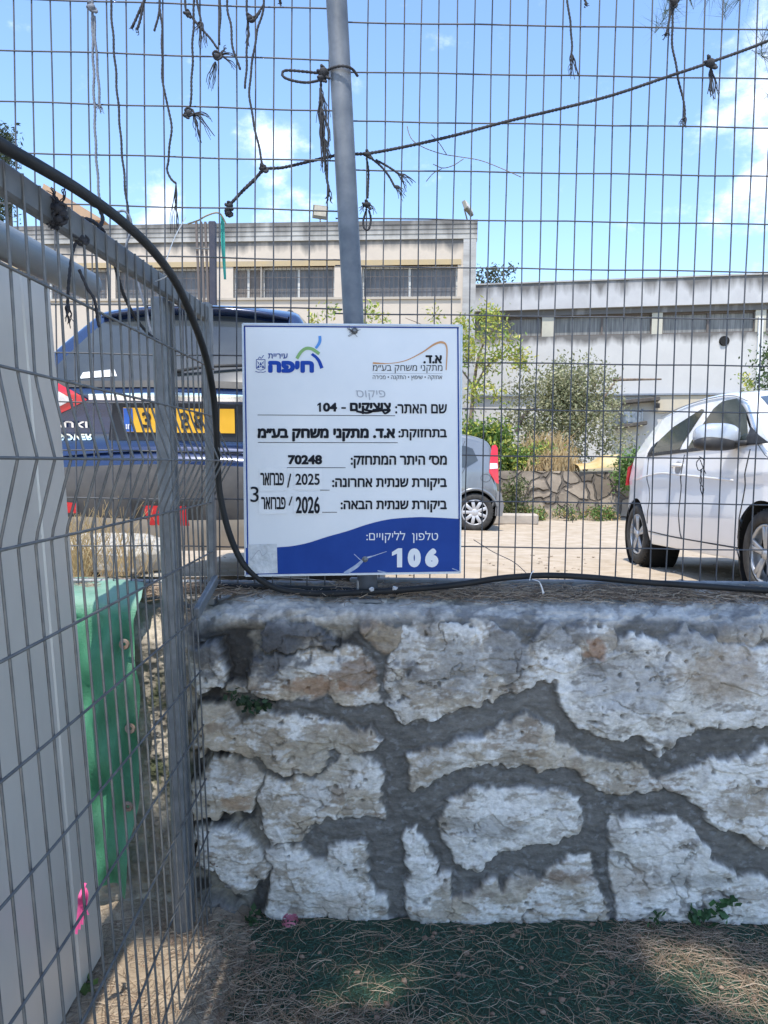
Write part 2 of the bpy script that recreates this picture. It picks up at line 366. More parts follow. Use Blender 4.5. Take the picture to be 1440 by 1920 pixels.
def wall_surface():
    ss = np.concatenate([np.linspace(-1.7, -.62, 150), np.linspace(-.616, 1.12, 660), np.linspace(1.13, 2.6, 190)])
    vs = np.concatenate([np.linspace(-.04, .70, 300), np.linspace(.7025, 1.02, 110)])  # arc length up the face and over the top
    S, V = np.meshgrid(ss, vs, indexing='ij'); sh = S.shape
    zr = .806 - .05 * sstep(-.36, -.55, S) + .012 * (fbm(S * 4, S * 0, 3, 5) - .5)
    r = .05; ang = np.clip((V - (zr - r)) / r, 0, 1.405)
    over = np.maximum(0, V - (zr - r) - r * 1.405)
    Y = 1.95 + r * (1 - np.cos(ang)) + over * math.cos(.165); Z = np.minimum(V, zr - r) + r * np.sin(ang) + over * math.sin(.165)
    Nn = np.stack([0 * S, -np.cos(ang), np.sin(ang)], -1)
    base = np.stack([S, Y, Z], -1).reshape(-1, 3); x, y = project(base); N3 = Nn.reshape(-1, 3)
    s1, v1 = S.ravel(), V.ravel()
    wx = x + 16 * (fbm(x / 60, y / 60, 3, 11) - .5) * 2 + 9 * (fbm(x / 14, y / 14, 3, 21) - .5) * 2
    wy = y + 16 * (fbm(x / 60, y / 60, 3, 31) - .5) * 2 + 9 * (fbm(x / 14, y / 14, 3, 41) - .5) * 2
    D = np.full(x.shape, -999.); WSH = np.zeros_like(x); BG = np.zeros_like(x); ID = np.full(x.shape, -1)
    for k, (pl, w, b) in enumerate(STONES):
        p = np.array(pl); bb = (wx > p[:, 0].min() - 70) & (wx < p[:, 0].max() + 70) & (wy > p[:, 1].min() - 70) & (wy < p[:, 1].max() + 70)
        if not bb.any(): continue
        d = sdf(p, wx[bb], wy[bb]); cur = D[bb]; up = d > cur
        ix = np.where(bb)[0][up]; D[ix] = d[up]; WSH[ix] = w; BG[ix] = b; ID[ix] = k
    # beyond the traced part: more stones of the same kind
    far = (x > 1500)
    if far.any():
        fx, fy = wx[far], wy[far]; pts = np.array([(1500 + 230 * i + 90 * hash2(np.array([i]), np.array([j]), 5)[0], 1180 + 150 * j + 60 * hash2(np.array([i]), np.array([j]), 6)[0]) for i in range(8) for j in range(5)])
        dd = np.sqrt((fx[:, None] - pts[None, :, 0]) ** 2 + 1.6 * (fy[:, None] - pts[None, :, 1]) ** 2); dd.sort(1)
        d = (dd[:, 1] - dd[:, 0]) / 2 - 16; ix = np.where(far)[0]; up = d > D[ix]
        D[ix[up]] = d[up]; WSH[ix[up]] = .75; BG[ix[up]] = .45; ID[ix[up]] = 30
    D = D + np.where(x > 640, 5.0, 1.0); stone = sstep(-2, 4, D)
    left = sstep(560, 430, x) * sstep(1900, 1700, x)          # the left end: narrow joints, no fresh mortar
    left2 = np.maximum(left, sstep(1300, 1200, y) * sstep(700, 640, x))
    rough = sstep(372, 345, x)                                 # cement-rendered end behind the mesh
    n1 = fbm(x / 45, y / 45, 5, 51); n2 = fbm(x / 9, y / 9, 4, 61); n3 = fbm(x / 120, y / 120, 4, 71)
    ridg = 1 - np.abs(2 * fbm(x / 38, y / 30, 5, 81) - 1)
    streak = fbm(x / 30 + 4 * n3, y / 6 + 8 * n3, 4, 91)
    bulge = np.clip(D / 60, 0, 1) ** .5
    rc = 1 - np.abs(2 * fbm(x / 75 + n1, y / 55 + n3, 4, 87) - 1); crk = sstep(.965, .985, rc) * sstep(.45, .6, fbm(x / 90, y / 90, 2, 89))
    facet = facets(x + 30 * n1, y + 30 * n3, 82, 60, 7) * .013 + facets(x + 14 * n2, y + 14 * n1, 34, 26, 8) * .004
    fine = fbm(x / 5, y / 4, 3, 93)
    h = stone * (.017 + .012 * bulge) + stone * (.012 * (n1 - .5) + .003 * (n2 - .5) + .007 * (ridg - .7) + .05 * (n3 - .5) + facet - .008 * crk)
    idn = hash2(ID, ID * 7 + 3, 2); h += stone * (idn - .5) * .014
    crev = (1 - stone) * left2
    h -= crev * (.010 + sstep(0, 10, -D) * .010) + crev * .008 * fbm(x / 12, y / 12, 3, 99)
    h += (1 - stone) * (1 - left2) * (.011 + .012 * (n3 - .5) + .003 * (streak - .5) + .004 * (n2 - .5) + .008 * (n1 - .5))
    pit = sstep(.80, .86, fbm(x / 17, y / 14, 2, 123)); h -= stone * pit * .010
    # crack-like undercut just below each stone
    under = sstep(-14, -3, D) * sstep(1, -5, D); h -= under * (.010 * (1 - .5 * (1 - left2)))
    cop = sstep(1178, 1158, y + 26 * (fbm(x / 50, y / 50, 4, 131) - .5)) * (1 - rough)
    h = h * (1 - cop) + cop * (.014 + .012 * (n3 - .5) + .008 * (n2 - .5) - .012 * sstep(.75, .9, 1 - np.abs(2 * fbm(x / 70, y / 25, 4, 141) - 1)) * .6)
    h = h * (1 - rough) + rough * (.03 * (n1 - .5) + .02 * (n2 - .5) + .03 * (n3 - .5))
    V3 = base + N3 * h[:, None]
    V3[:, 0] += .006 * (n2 - .5)
    # pigments
    white = np.array([.77, .735, .68]); beige = np.array([.50, .42, .32]); brown = np.array([.21, .135, .085]); lich = np.array([.095, .095, .10]); mort = np.array([.142, .134, .122]); pale = np.array([.36, .345, .32])
    rock = mix3(np.tile(pale, (len(x), 1)), np.tile(beige, (len(x), 1)), np.clip(BG * 1.2 + .8 * (n1 - .5), 0, 1))
    rock = mix3(rock, np.tile(brown, (len(x), 1)), .65 * sstep(.56, .70, fbm(x / 40, y / 34, 4, 151)) * BG)
    cover = sstep(.40, .58, WSH * .62 + .62 * (fbm(x / 40, y / 32, 5, 161) - .5) + .55 * (streak - .5) + .30 * (fine - .5) + .07)
    col = mix3(rock, np.tile(white, (len(x), 1)), cover)
    col *= (1 - .22 * (streak[:, None] - .3) * cover[:, None])
    col *= (1 - .45 * crk[:, None]); col *= (1 - .55 * (pit * 1.0)[:, None])
    gr = sstep(.50, .66, fbm(x / 55, y / 48, 5, 165)); col = mix3(col, col * np.array([.50, .47, .43]), .75 * gr * (1 - .6 * WSH))
    top = sstep(1360, 1190, y) * (.35 + .65 * sstep(1000, 600, x)) ; lc = sstep(.50, .66, .55 * n3 + .45 * fbm(x / 22, y / 20, 5, 171) + .10 * top)
    col = mix3(col, np.tile(lich, (len(x), 1)), np.clip(lc * top * 1.25, 0, .85))
    for (sx_, sy_, rx_, ry_, cc_, am_) in [(560, 1180, 140, 48, lich, .8), (460, 1190, 60, 50, lich, .5), (950, 1215, 55, 60, lich, .65), (1060, 1178, 60, 36, lich, .6), (1015, 1160, 120, 24, lich, .6), (1260, 1165, 160, 26, lich, .55), (1170, 1275, 110, 60, lich, .38),
            (668, 1268, 48, 40, brown, .75), (590, 1283, 70, 18, np.array([.36, .20, .11]), .55), (1112, 1214, 22, 18, np.array([.34, .20, .12]), .8), (880, 1235, 70, 62, pale * .8, .7), (1345, 1252, 95, 52, np.array([.40, .33, .26]), .75), (440, 1500, 30, 22, np.array([.36, .22, .12]), .6), (590, 1420, 100, 50, np.array([.46, .40, .31]), .6), (1030, 1410, 50, 40, np.array([.50, .42, .32]), .65), (1150, 1430, 80, 30, np.array([.44, .38, .30]), .6), (1190, 1650, 60, 30, np.array([.44, .36, .28]), .5), (930, 1545, 80, 22, pale * .85, .6), (640, 1690, 60, 30, np.array([.44, .36, .28]), .55), (1300, 1640, 90, 16, pale * .7, .55), (415, 1710, 60, 50, lich * 1.3, .7), (1080, 1640, 60, 14, brown, .55)]:
        e_ = np.sqrt(((x - sx_) / rx_) ** 2 + ((y - sy_) / ry_) ** 2) + 1.3 * (n1 - .5) + .9 * (n2 - .5); col = mix3(col, np.tile(cc_, (len(x), 1)), am_ * sstep(1.15, .55, e_))
    mcol = mort[None] * (1 + .8 * (streak[:, None] - .5) + .7 * (n3[:, None] - .5))
    spl = sstep(.66, .74, fbm(x / 12, y / 9, 4, 181)); mcol = mix3(mcol, np.tile(np.array([.33, .34, .35]), (len(x), 1)), .35 * spl)
    jcol = mix3(np.tile(np.array([.30, .27, .22]), (len(x), 1)), np.tile(np.array([.05, .045, .04]), (len(x), 1)), sstep(.40, .58, n1))
    mcol = mix3(mcol, jcol, left2)
    col = mix3(mcol, col, stone)
    ccol = np.array([.50, .465, .415])[None] * (1 + .6 * (n1[:, None] - .5) + .4 * (n2[:, None] - .5))
    ccol = mix3(ccol, np.tile(np.array([.11, .105, .10]), (len(x), 1)), .75 * sstep(.52, .68, fbm(x / 30, y / 18, 5, 191)) * sstep(1128, 1165, y))
    col = mix3(col, ccol, cop)
    rcol = mix3(np.tile(np.array([.46, .40, .32]), (len(x), 1)), np.tile(np.array([.24, .21, .17]), (len(x), 1)), sstep(.4, .62, n1))
    rcol = mix3(rcol, np.tile(np.array([.05, .07, .02]), (len(x), 1)), .8 * sstep(.50, .62, fbm(x / 26, y / 40, 4, 201)) * sstep(1230, 1300, y) * sstep(1540, 1440, y) * sstep(262, 285, x))
    col = mix3(col, rcol, rough)
    foot_dark = sstep(1690, 1745, y) * sstep(.35, .6, n1); col *= (1 - .35 * foot_dark[:, None])  # patchy darker tone towards the wall foot
    b = MB(); b.grid(V3.reshape(*sh, 3)); return b, np.clip(col, .01, .9)
wb, wc = wall_surface()
wall_m = mat('stone_wall', (.72, .72, .72), (1.12, 1.12, 1.12), 60, .92, 0, .32, 130, detail=8, vcol='Col', contrast=(.3, .7), stretch=(1, 1, 1.6))
wall = build('retaining_wall', wb, wall_m, smooth=True, cols=wc)
tag(wall, 'low rough stone retaining wall, whitewashed boulders with dark grey mortar bands, below the sign', 'wall')
_b = MB(); _b.box((.45, 2.24, .40), (4.3, .1, .80)); build('backing', _b, mat('wall_core', (.2, .19, .17), (.28, .26, .23), 8, .9), wall)

# ------------------------------------------------------------------ main mesh fence
LY = lambda X: 2.117 + .035 * (X + .55)
RY = lambda X: 2.192 + .009 * X
fence = thing('mesh_fence', (0.2, 2.15, .85), 'long welded grey wire mesh fence standing on the stone wall, ropes tied to it', 'fence')
ZT, ZB = 3.02, .845
ptop = P(240, 30, 2.13); x0 = ptop[0]
xp = P(648, 300, 2.14)[0]          # seam behind the leaning post
zl = [EYE + .024 + .1345 * k for k in range(-2, 14)]
def mesh_panel(xs, za, yf, zs, r, xa, xb):
    b = MB()
    for X in xs: b.tube([(X + .0012 * math.sin(X * 90 + q * 7) + .0009 * math.sin(X * 333 + q * 3), yf(X) + .0012 * math.sin(X * 200 + q * 5), q) for q in np.linspace(ZB - .03, ZT, 15)], r, 6, cap=False)
    for z in zs:
        if z < ZT: b.tube([(X, yf(X) - r * 1.6, z + .0012 * math.sin(X * 14 + z * 30)) for X in np.linspace(xa, xb, 24)], r, 6, cap=False)
    return b
xl = [x0 + .05 * k for k in range(-40, 40) if -1.65 < x0 + .05 * k < xp - .012]
build('mesh_panel', mesh_panel(xl, 0, LY, zl, .0021, -1.65, xp - .005), wire_m, fence, True)
xr0 = P(957, 10, RY(.37))[0]
xr = [xr0 + .05 * k for k in range(-40, 60) if xp + .012 < xr0 + .05 * k < 2.9]
zr_ = [EYE + .0235 + .1345 * k for k in range(-2, 14)]
build('mesh_panel', mesh_panel(xr, 0, RY, zr_, .0021, xp - .03, 2.9), wire_m, fence, True)
b = MB(); b.bar((xp + .02, RY(0) - .004, .853), (2.9, RY(2.9) - .004, .853), .022, .034, bev=.004)
build('bottom_rail', b, galv, fence)
b = MB(); b.bar((-1.6, 2.125, .850), (xp - .02, 2.15, .846), .022, .034, bev=.004)
build('bottom_rail', b, galv, fence)

# leaning post that carries the sign
pa, pb_ = P(631, 0, 2.07), P(664, 620, 2.075); dirp = (pb_ - pa) / (pb_[2] - pa[2])
ptop_ = pa + dirp * (3.0 - pa[2]); pbot = pa + dirp * (.80 - pa[2])
post = thing('fence_post', tuple(pbot), 'leaning galvanised steel post rising out of the wall behind the sign', 'post')
b = MB(); b.tube([pbot + (ptop_ - pbot) * t for t in np.linspace(0, 1, 12)], .0282, 28); build('tube', b, post_m, post, True)
bp = P(686, 1098, 2.07); b = MB(); b.box(bp + np.array([0, 0, -.012]), (.052, .012, .055), bev=.003); b.box(bp + np.array([0, 0, -.04]), (.09, .06, .012), bev=.003); build('base_plate', b, galv, post)

# ------------------------------------------------------------------ return fence with V bends (left)
ret = thing('return_fence', (-.49, 1.5, 0), 'side fence of V-bent welded mesh with flat steel posts, running towards the viewer', 'fence')
def RX(d, z, v=True):
    e = z - EYE; xt = np.interp(d, [.45, 1.0, 2.12], [-.496, -.4913, -.4815]); xm = np.interp(d, [.45, 1.0, 2.12], [-.486, -.4666, -.427]); xb = np.interp(d, [.45, 1.0, 2.12], [-.497, -.4949, -.490])
    lu = np.interp(d, [1, 2.05], [.046, .030]); ll = np.interp(d, [1, 2.05], [.077, .036])
    if e > .116: return xt - lu * (e - .116)
    if e < -.118: return xb - ll * (e + .118)
    if not v: return xb + (xt - xb) * (e + .118) / .234
    return xm + (xt - xm) * e / .116 if e > 0 else xm + (xb - xm) * e / -.118
b = MB(); d = 2.105
while d > .45:
    zb = .86 if d > 1.92 else .0
    zt = EYE + np.interp(d, [.9, 2.1], [.385, .425])
    zz = [zb, EYE - .70, EYE - .40, EYE - .16, EYE - .125, EYE - .105, EYE - .06, EYE - .012, EYE, EYE + .012, EYE + .06, EYE + .10, EYE + .122, EYE + .16, EYE + .25, zt]
    zz = sorted(z for z in zz if zb <= z <= zt)
    b.tube([(RX(d, z), d, z) for z in zz], .0022, 6, cap=False); d -= .05
for e in [-.118, 0.0, .116, .248, -.256, -.399, -.543, -.686, -.83, -.973, -1.117]:
    z = EYE + e; dm = 2.11 if z > .86 else 1.90
    off = .005 if abs(e) > .01 else .006
    b.tube([(RX(t, z) + off, t, z + .006 * (t - 1) * (1 if e > 0 else 0)) for t in np.linspace(.45, dm, 20)], .0024, 6, cap=False)
build('mesh_panel', b, wire_old, ret, True)
b = MB(); b.bar((RX(.45, 1.58, 0) - .012, .45, EYE + .352), (RX(2.10, 1.6, 0) - .012, 2.10, EYE + .405), .02, .042, bev=.004); build('top_rail', b, mat('rail_steel', (.105, .115, .125), (.16, .165, .17), 14, .55, .2, .05, 80), ret)
b = MB(); b.bar((RX(1.845, 1.62, 0) - .055, 1.845, 1.60), (RX(1.845, 0, 0) - .055, 1.845, -.02), .034, .062, up=(0, 1, 0), bev=.004)
for _s in (-.017, .017): b.bar((RX(1.845, 1.62, 0) - .036, 1.845 + _s, 1.60), (RX(1.845, 0, 0) - .036, 1.845 + _s, -.02), .006, .005, up=(0, 1, 0))
build('post', b, galv, ret)
b = MB(); b.bar((RX(2.105, 1.64, 0) - .006, 2.108, 1.645), (RX(2.105, .8, 0) - .006, 2.108, .80), .022, .036, up=(0, 1, 0), bev=.003); build('post', b, galv, ret)
b = MB(); b.bar((RX(1.87, .81, 0) + .006, 1.87, .822), (RX(2.1, .86, 0) + .006, 2.10, .872), .016, .03, bev=.003); build('bottom_rail', b, galv, ret)
b = MB(); q = P(402, 1617, 1.94); b.bar(q + np.array([-.06, .0, .004]), q + np.array([.012, -.004, .004]), .008, .030, bev=.003)
for _k in (0, -.022): b.tube([q + np.array([_k, .0, .004]), q + np.array([_k, -.014, .004])], .006, 8)
build('wall_bracket', b, mat('rusty_steel', (.16, .08, .04), (.24, .2, .17), 40, .8), ret)

# ------------------------------------------------------------------ sheet steel gate at the far left
gate = thing('sheet_gate', (-.78, 1.1, 0), 'plain grey sheet steel gate leaf under a thick tube, at the left edge', 'gate')
b = MB(); Gp = []
gl = lambda z: -.745 - .066 * (z - EYE)
xs = [(.3, 0), (1.42, 0), (1.425, -.003), (1.60, -.003), (1.605, 0), (1.735, .0), (1.742, -.010), (1.742, -.055), (.3, -.055)]
for z in np.linspace(.02, 1.60, 24): Gp.append([(gl(z) + o, dd, z) for dd, o in xs])
b.grid(np.array(Gp)); build('panel', b, sheet_m, gate)
b = MB(); b.tube([(-.90, .35, 1.628), (-.79, 1.2, 1.640), (-.768, 1.955, 1.655)], .036, 28); build('top_tube', b, tube_m, gate, True)

# ------------------------------------------------------------------ green tarp over the wall behind the gate
b = MB(); G = []
prof = [(2.25, .846), (2.15, .858), (2.05, .856), (1.965, .842), (1.93, .81), (1.915, .74), (1.91, .6), (1.905, .4), (1.90, .2), (1.90, .08)]
pp = smooth_path([(0, a, c) for a, c in prof], 8)
for i, t in enumerate(np.linspace(0, 1, 60)):
    row = []
    for j, q in enumerate(pp):
        z = q[2]; xe = np.interp(z, [.08, .12, .3, .55, .86, .9], [-.66, -.652, -.638, -.628, -.648, -.67]) - .25 * max(0, q[1] - 1.97) + .006 * math.sin(z * 23)
        X = -1.55 + (xe + 1.55) * t; fold = .012 * math.sin(X * 38 + 5 * z) + .007 * math.sin(X * 90 - 14 * z) + .010 * math.sin(X * 22 + z * 26) + .006 * math.sin(X * 50 - z * 44) + .016 * math.sin(X * 17 - 9 * z) * (t ** 2) + .010 * math.sin((X - xe) * 60 + z * 14) * math.exp((X - xe) * 6)
        row.append((X, q[1] - (.012 + fold if z < .80 else 0), z + (.006 * math.sin(X * 24 + q[1] * 30) if z > .82 else 0)))
    G.append(row)
b.grid(np.array(G)); tv = np.array(G).reshape(-1, 3); tcv = mix3(np.ones((len(tv), 3)), np.tile(np.array([4.2, 1.9, 2.7]), (len(tv), 1)), np.clip(sstep(.80, .85, tv[:, 2]) * .9 + .12 * sstep(.55, .7, fbm(tv[:, 0] * 20, tv[:, 2] * 12, 4, 511)), 0, 1)); tarp = build('tarp', b, tarp_m, smooth=True, cols=tcv); tag(tarp, 'green woven tarp draped over the wall end between the gate and the side fence', 'tarp')  # tarp top whitened in vertex colour: sun glare painted in, plus dust
for (ex, ey) in [(233, 1208), (244, 1366), (240, 1512)]:
    q = P(ex, ey, 1.875); e = MB(); e.lathe([(.004, 0), (.006, -.004), (.012, -.004), (.014, 0)], q, 'y', 20); build('eyelet', e, MATS['rusty_steel'], tarp)
from mathutils.geometry import delaunay_2d_cdt
# ------------------------------------------------------------------ information sign
SY = 2.036
def SP(px, py, off=0.0): return P(px, py, SY - off)
white_s = mat('sign_white', (.66, .69, .72), (.72, .74, .76), 5, .35, 0, 0)
navy_s = mat('sign_navy', (.004, .040, .23), (.008, .052, .27), 9, .5, spec=.2)
ink_s = mat('sign_ink', (.008, .010, .016), None, rough=.6, spec=.2)
blue_s = mat('logo_blue', (.008, .055, .34), None, rough=.5, spec=.2); lblue_s = mat('logo_light_blue', (.06, .25, .62), None, rough=.4); green_s = mat('logo_green', (.20, .38, .12), None, rough=.4)
orange_s = mat('logo_orange', (.55, .27, .10), (.50, .24, .10), 30, .4); grey_s = mat('pencil_grey', (.36, .38, .42), None, rough=.6)
paper_s = mat('paper_sticker', (.70, .72, .74), (.74, .76, .78), 14, .5, 0, .1, 90); torn_s = mat('torn_sticker', (.45, .48, .50), (.62, .64, .66), 40, .7, 0, .5, 70); alu_s = mat('sign_edge', (.45, .5, .56), (.55, .6, .66), 12, .4, .3)
sc = [(455, 607), (866, 610), (863, 1074), (460, 1080)]
sign = thing('information_sign', tuple(SP(661, 1077)), 'white inspection sign with blue wave foot and black printed lines, bolted to leaning post', 'sign')
def flat(px_pts, off, m, name, parent=None, thick=0.0):
    b = MB(); F = np.array([SP(x, y, off) for x, y in px_pts]); n = len(F)
    if thick:
        Bk = F + np.array([0, thick, 0]); b.add(np.vstack([F, Bk]), [np.arange(n)[None], np.arange(n, 2 * n)[::-1][None], np.array([[i, n + i, n + (i + 1) % n, (i + 1) % n] for i in range(n)])])
    else: b.poly(F)
    return build(name, b, m, parent or sign)
flat(sc, 0, white_s, 'board', thick=.004)
e = MB()
for i in range(4):
    a, c = SP(*sc[i], .0012), SP(*sc[(i + 1) % 4], .0012); e.bar(a + np.array([0, .0025, 0]), c + np.array([0, .0025, 0]), .004, .0075, up=(0, 1, 0))
build('edge_trim', e, alu_s, sign)
def ribbon(px_pts, w, m, name='logo_stroke', off=.0012, parent=None, n=10):
    p = smooth_path([(x, y, 0) for x, y in px_pts], n)[:, :2] if len(px_pts) > 2 else np.array(px_pts, float)
    t = np.gradient(p, axis=0); t /= np.linalg.norm(t, axis=1)[:, None]; nn = np.stack([-t[:, 1], t[:, 0]], 1)
    ww = np.interp(np.linspace(0, 1, len(p)), np.linspace(0, 1, len(np.atleast_1d(w))), np.atleast_1d(w)) / 2
    A = p + nn * ww[:, None]; B = p - nn * ww[:, None]
    b = MB(); b.grid(np.array([[SP(*A[i], off), SP(*B[i], off)] for i in range(len(p))])); return build(name, b, m, parent or sign)
def heb(s): return s[::-1]
def text(s, x0, x1, y0, y1, m, bold=0.0, off=.0014, parent=None, shear=0.0, mapf=None, name='lettering', rot=0.0):
    c = bpy.data.curves.new('txt', 'FONT'); c.body = s; c.offset = 0; c.resolution_u = 4; c.shear = shear; c.fill_mode = 'FRONT'
    o = bpy.data.objects.new('txt', c); scene.collection.objects.link(o); bpy.context.view_layer.update()
    cv = o.to_curve(bpy.context.evaluated_depsgraph_get(), apply_modifiers=False); loops = []
    for sp in cv.splines:
        pt = sp.bezier_points; q = []
        for a_, b_ in zip(pt, list(pt[1:]) + [pt[0]]):
            A, H1, H2, B_ = [np.array(v[:2]) for v in (a_.co, a_.handle_right, b_.handle_left, b_.co)]
            straight = abs(np.cross(H1 - A, B_ - A)) + abs(np.cross(H2 - A, B_ - A)) < 1e-5
            for t_ in ([0] if straight else np.linspace(0, 1, 5)[:-1]): q.append(A * (1 - t_) ** 3 + 3 * H1 * t_ * (1 - t_) ** 2 + 3 * H2 * t_ * t_ * (1 - t_) + B_ * t_ ** 3)
        loops.append(np.array(q))
    o.to_curve_clear(); bpy.data.objects.remove(o)
    vv = [Vector(p) for l in loops for p in l]; ee = []; k0 = 0
    for l in loops: ee += [(k0 + i_, k0 + (i_ + 1) % len(l)) for i_ in range(len(l))]; k0 += len(l)
    ov, _, of = delaunay_2d_cdt(vv, ee, [], 0, 1e-5)[:3]
    V = np.array([(p[0], p[1], 0) for p in ov]); F_ = np.array([f for f in of if len(f) == 3]); ce = V[F_].mean(1); wn_ = np.zeros(len(ce))
    for l in loops:
        a_ = l; b_ = np.roll(l, -1, 0)
        for p_, q_ in zip(a_, b_):
            up = (p_[1] <= ce[:, 1]) & (q_[1] > ce[:, 1]); dn = (p_[1] > ce[:, 1]) & (q_[1] <= ce[:, 1]); cx_ = (q_[0] - p_[0]) * (ce[:, 1] - p_[1]) - (ce[:, 0] - p_[0]) * (q_[1] - p_[1])
            wn_ += up & (cx_ > 0); wn_ -= dn & (cx_ < 0)
    T = [tuple(f) for f in F_[wn_ != 0]]
    mn, mxx = V.min(0), V.max(0); u = (V[:, 0] - mn[0]) / (mxx[0] - mn[0] + 1e-9); v = (V[:, 1] - mn[1]) / (mxx[1] - mn[1] + 1e-9)
    X = x0 + u * (x1 - x0); Yp = y1 - v * (y1 - y0)
    if rot: cx, cy = (x0 + x1) / 2, (y0 + y1) / 2; X, Yp = cx + (X - cx) * math.cos(rot) - (Yp - cy) * math.sin(rot), cy + (X - cx) * math.sin(rot) + (Yp - cy) * math.cos(rot)
    by = {}; b = MB(); unit = 1.0 if not mapf else .0009; sg = (y1 - y0) * bold * 2.0
    for t in T: by.setdefault(len(t), []).append(t)
    sh_ = [(0, 0)] if bold < .01 else [(0, 0)] + [(sg * math.cos(q), sg * math.sin(q)) for q in np.linspace(0, 6.283, 17 if sg > .5 else 9)[:-1]]
    for k, (dx_, dy_) in enumerate(sh_):
        f = mapf or (lambda a, bq: SP(a, bq, off + .00005 * k))
        kx = 1 - 2 * sg / max(1e-9, abs(x1 - x0)) if len(sh_) > 1 else 1; ky = 1 - 2 * abs(sg / (y1 - y0)) if len(sh_) > 1 else 1
        b.add(np.array([f((x0 + x1) / 2 + (a - (x0 + x1) / 2) * kx + dx_, (y0 + y1) / 2 + (bq - (y0 + y1) / 2) * ky + dy_) for a, bq in zip(X, Yp)]), [np.array(q) for q in by.values()])
    return b if mapf else build(name, b, m, parent or sign)
def one(x0, x1, y0, y1, w, m, off=.0014):
    h = y1 - y0; b = MB(); pts = [(x1 - w, y1), (x1, y1), (x1, y0), (x1 - w * .8, y0), (x0, y0 + .20 * h), (x0, y0 + .20 * h + w * .75), (x1 - w, y0 + .08 * h + w * .75)]
    b.poly([SP(a, q, off) for a, q in pts]); return build('lettering', b, m, sign)
# border and wave
for a, c in [((457.5, 611.5), (860.5, 614.5)), ((458.5, 611), (464.5, 1028)), ((858.5, 614), (861, 975))]: ribbon([a, c], 2.6, navy_s, 'border')
k2 = .30556
wave = [(440 + x * k2, 830 + y * k2) for x, y in [(65, 645), (160, 652), (265, 642), (350, 635), (450, 615), (560, 580), (700, 540), (820, 500), (950, 470), (1100, 458), (1200, 458), (1384, 468)]]
wv = smooth_path([(x, y, 0) for x, y in wave], 8)[:, :2]
b = MB(); b.grid(np.array([[SP(x, y, .0012), SP(x, np.interp(x, [460, 863], [1077.5, 1071.5]), .0012)] for x, y in wv])); build('blue_wave', b, navy_s, sign)
# logos
lg = lambda pts: [(470 + x / 7.579, 600 + y / 7.579) for x, y in pts]
ribbon(lg([(982, 226), (985, 290), (968, 340), (925, 402)]), [5.4, 5.6, 5.4, 4.6], lblue_s)
ribbon(lg([(655, 548), (715, 455), (785, 405), (860, 408), (920, 440), (975, 482)]), 6.0, green_s)
ribbon(lg([(868, 482), (930, 530), (975, 590), (1012, 686)]), [5.2, 5.6, 6.2, 6.6], blue_s)
text(heb('עיריית'), 502.6, 539.3, 662.7, 672.2, navy_s, .012); text(heb('חיפה'), 502.6, 588.8, 676.5, 699, blue_s, .055)
for pts in [[(80, 562), (205, 562)], [(80, 560), (80, 690)], [(204, 560), (204, 690)], [(80, 690), (142, 712), (204, 690)], [(66, 728), (110, 742), (142, 738), (180, 742), (216, 728)], [(105, 550), (130, 525), (150, 545), (185, 500)], [(95, 590), (115, 610), (105, 625)], [(190, 590), (168, 610), (180, 625)]]: ribbon(lg(pts), 1.2, navy_s, 'emblem', n=4)
for tri in [[(142, 595), (122, 640), (162, 640)], [(85, 680), (112, 640), (128, 680)], [(200, 680), (172, 640), (156, 680)], [(125, 650), (142, 672), (160, 650)]]: flat(lg(tri), .0012, navy_s, 'emblem')
k1 = lambda pts: [(440 + x * k2, 590 + y * k2) for x, y in pts]
ribbon(k1([(848, 297), (950, 299), (1050, 281), (1150, 232), (1225, 182), (1275, 170), (1302, 205), (1298, 340)]), [3.6, 1.2, 1.6, 2.2, 3.6, 4.2, 2.6, 2.0], orange_s)
ribbon(k1([(848, 361), (1275, 361)]), .6, grey_s, 'rule_line')
text(heb('א.ד.'), 793.8, 828.7, 666, 681.7, ink_s, .03); text(heb('מתקני משחק בע״מ'), 699, 829.6, 684.5, 699.5, ink_s, .006)
text(heb('אחזקה • שיפוץ • התקנה • מכירה'), 699, 829, 704, 713.5, ink_s, .006)
text(heb('פיקוס'), 667, 722.6, 732, 750, grey_s, 0, shear=-.1)
text(':' + heb('שם האתר'), 741, 838, 757.7, 775.5, ink_s, .016)
one(595, 602, 755, 772, 3.8, ink_s); text('04', 605.5, 632, 755, 772, ink_s, .035); ribbon([(640, 765), (648.5, 765)], 3.2, ink_s, 'lettering'); text(heb('צוציקים'), 656, 733, 755, 776.5, ink_s, .03)
ribbon([(668, 771), (690, 774), (712, 766), (722, 775), (730, 768), (700, 771), (680, 767)], 4, ink_s, 'pen_scribble', off=.0017)
text(':' + heb('בתחזוקת'), 747, 838, 804.5, 826, ink_s, .016); text(heb('א.ד. מתקני משחק בע״מ'), 482.8, 741, 803, 827.7, ink_s, .03)
text(':' + heb('מס׳ היתר המתחזק'), 657.5, 838, 854, 878, ink_s, .016); text('70248', 540, 604, 853, 871, ink_s, .035)
text(':' + heb('ביקורת שנתית אחרונה'), 622.7, 838, 896.6, 919.5, ink_s, .016); text(':' + heb('ביקורת שנתית הבאה'), 638.6, 838, 938.5, 961, ink_s, .016)
for a, c in [((483, 778), (741, 779.5)), ((483.4, 829.5), (745.6, 830)), ((538, 876.7), (648, 877)), ((600, 919), (618, 919)), ((600, 960.5), (632, 960.5))]: ribbon([a, c], 1.1, ink_s, 'rule_line')
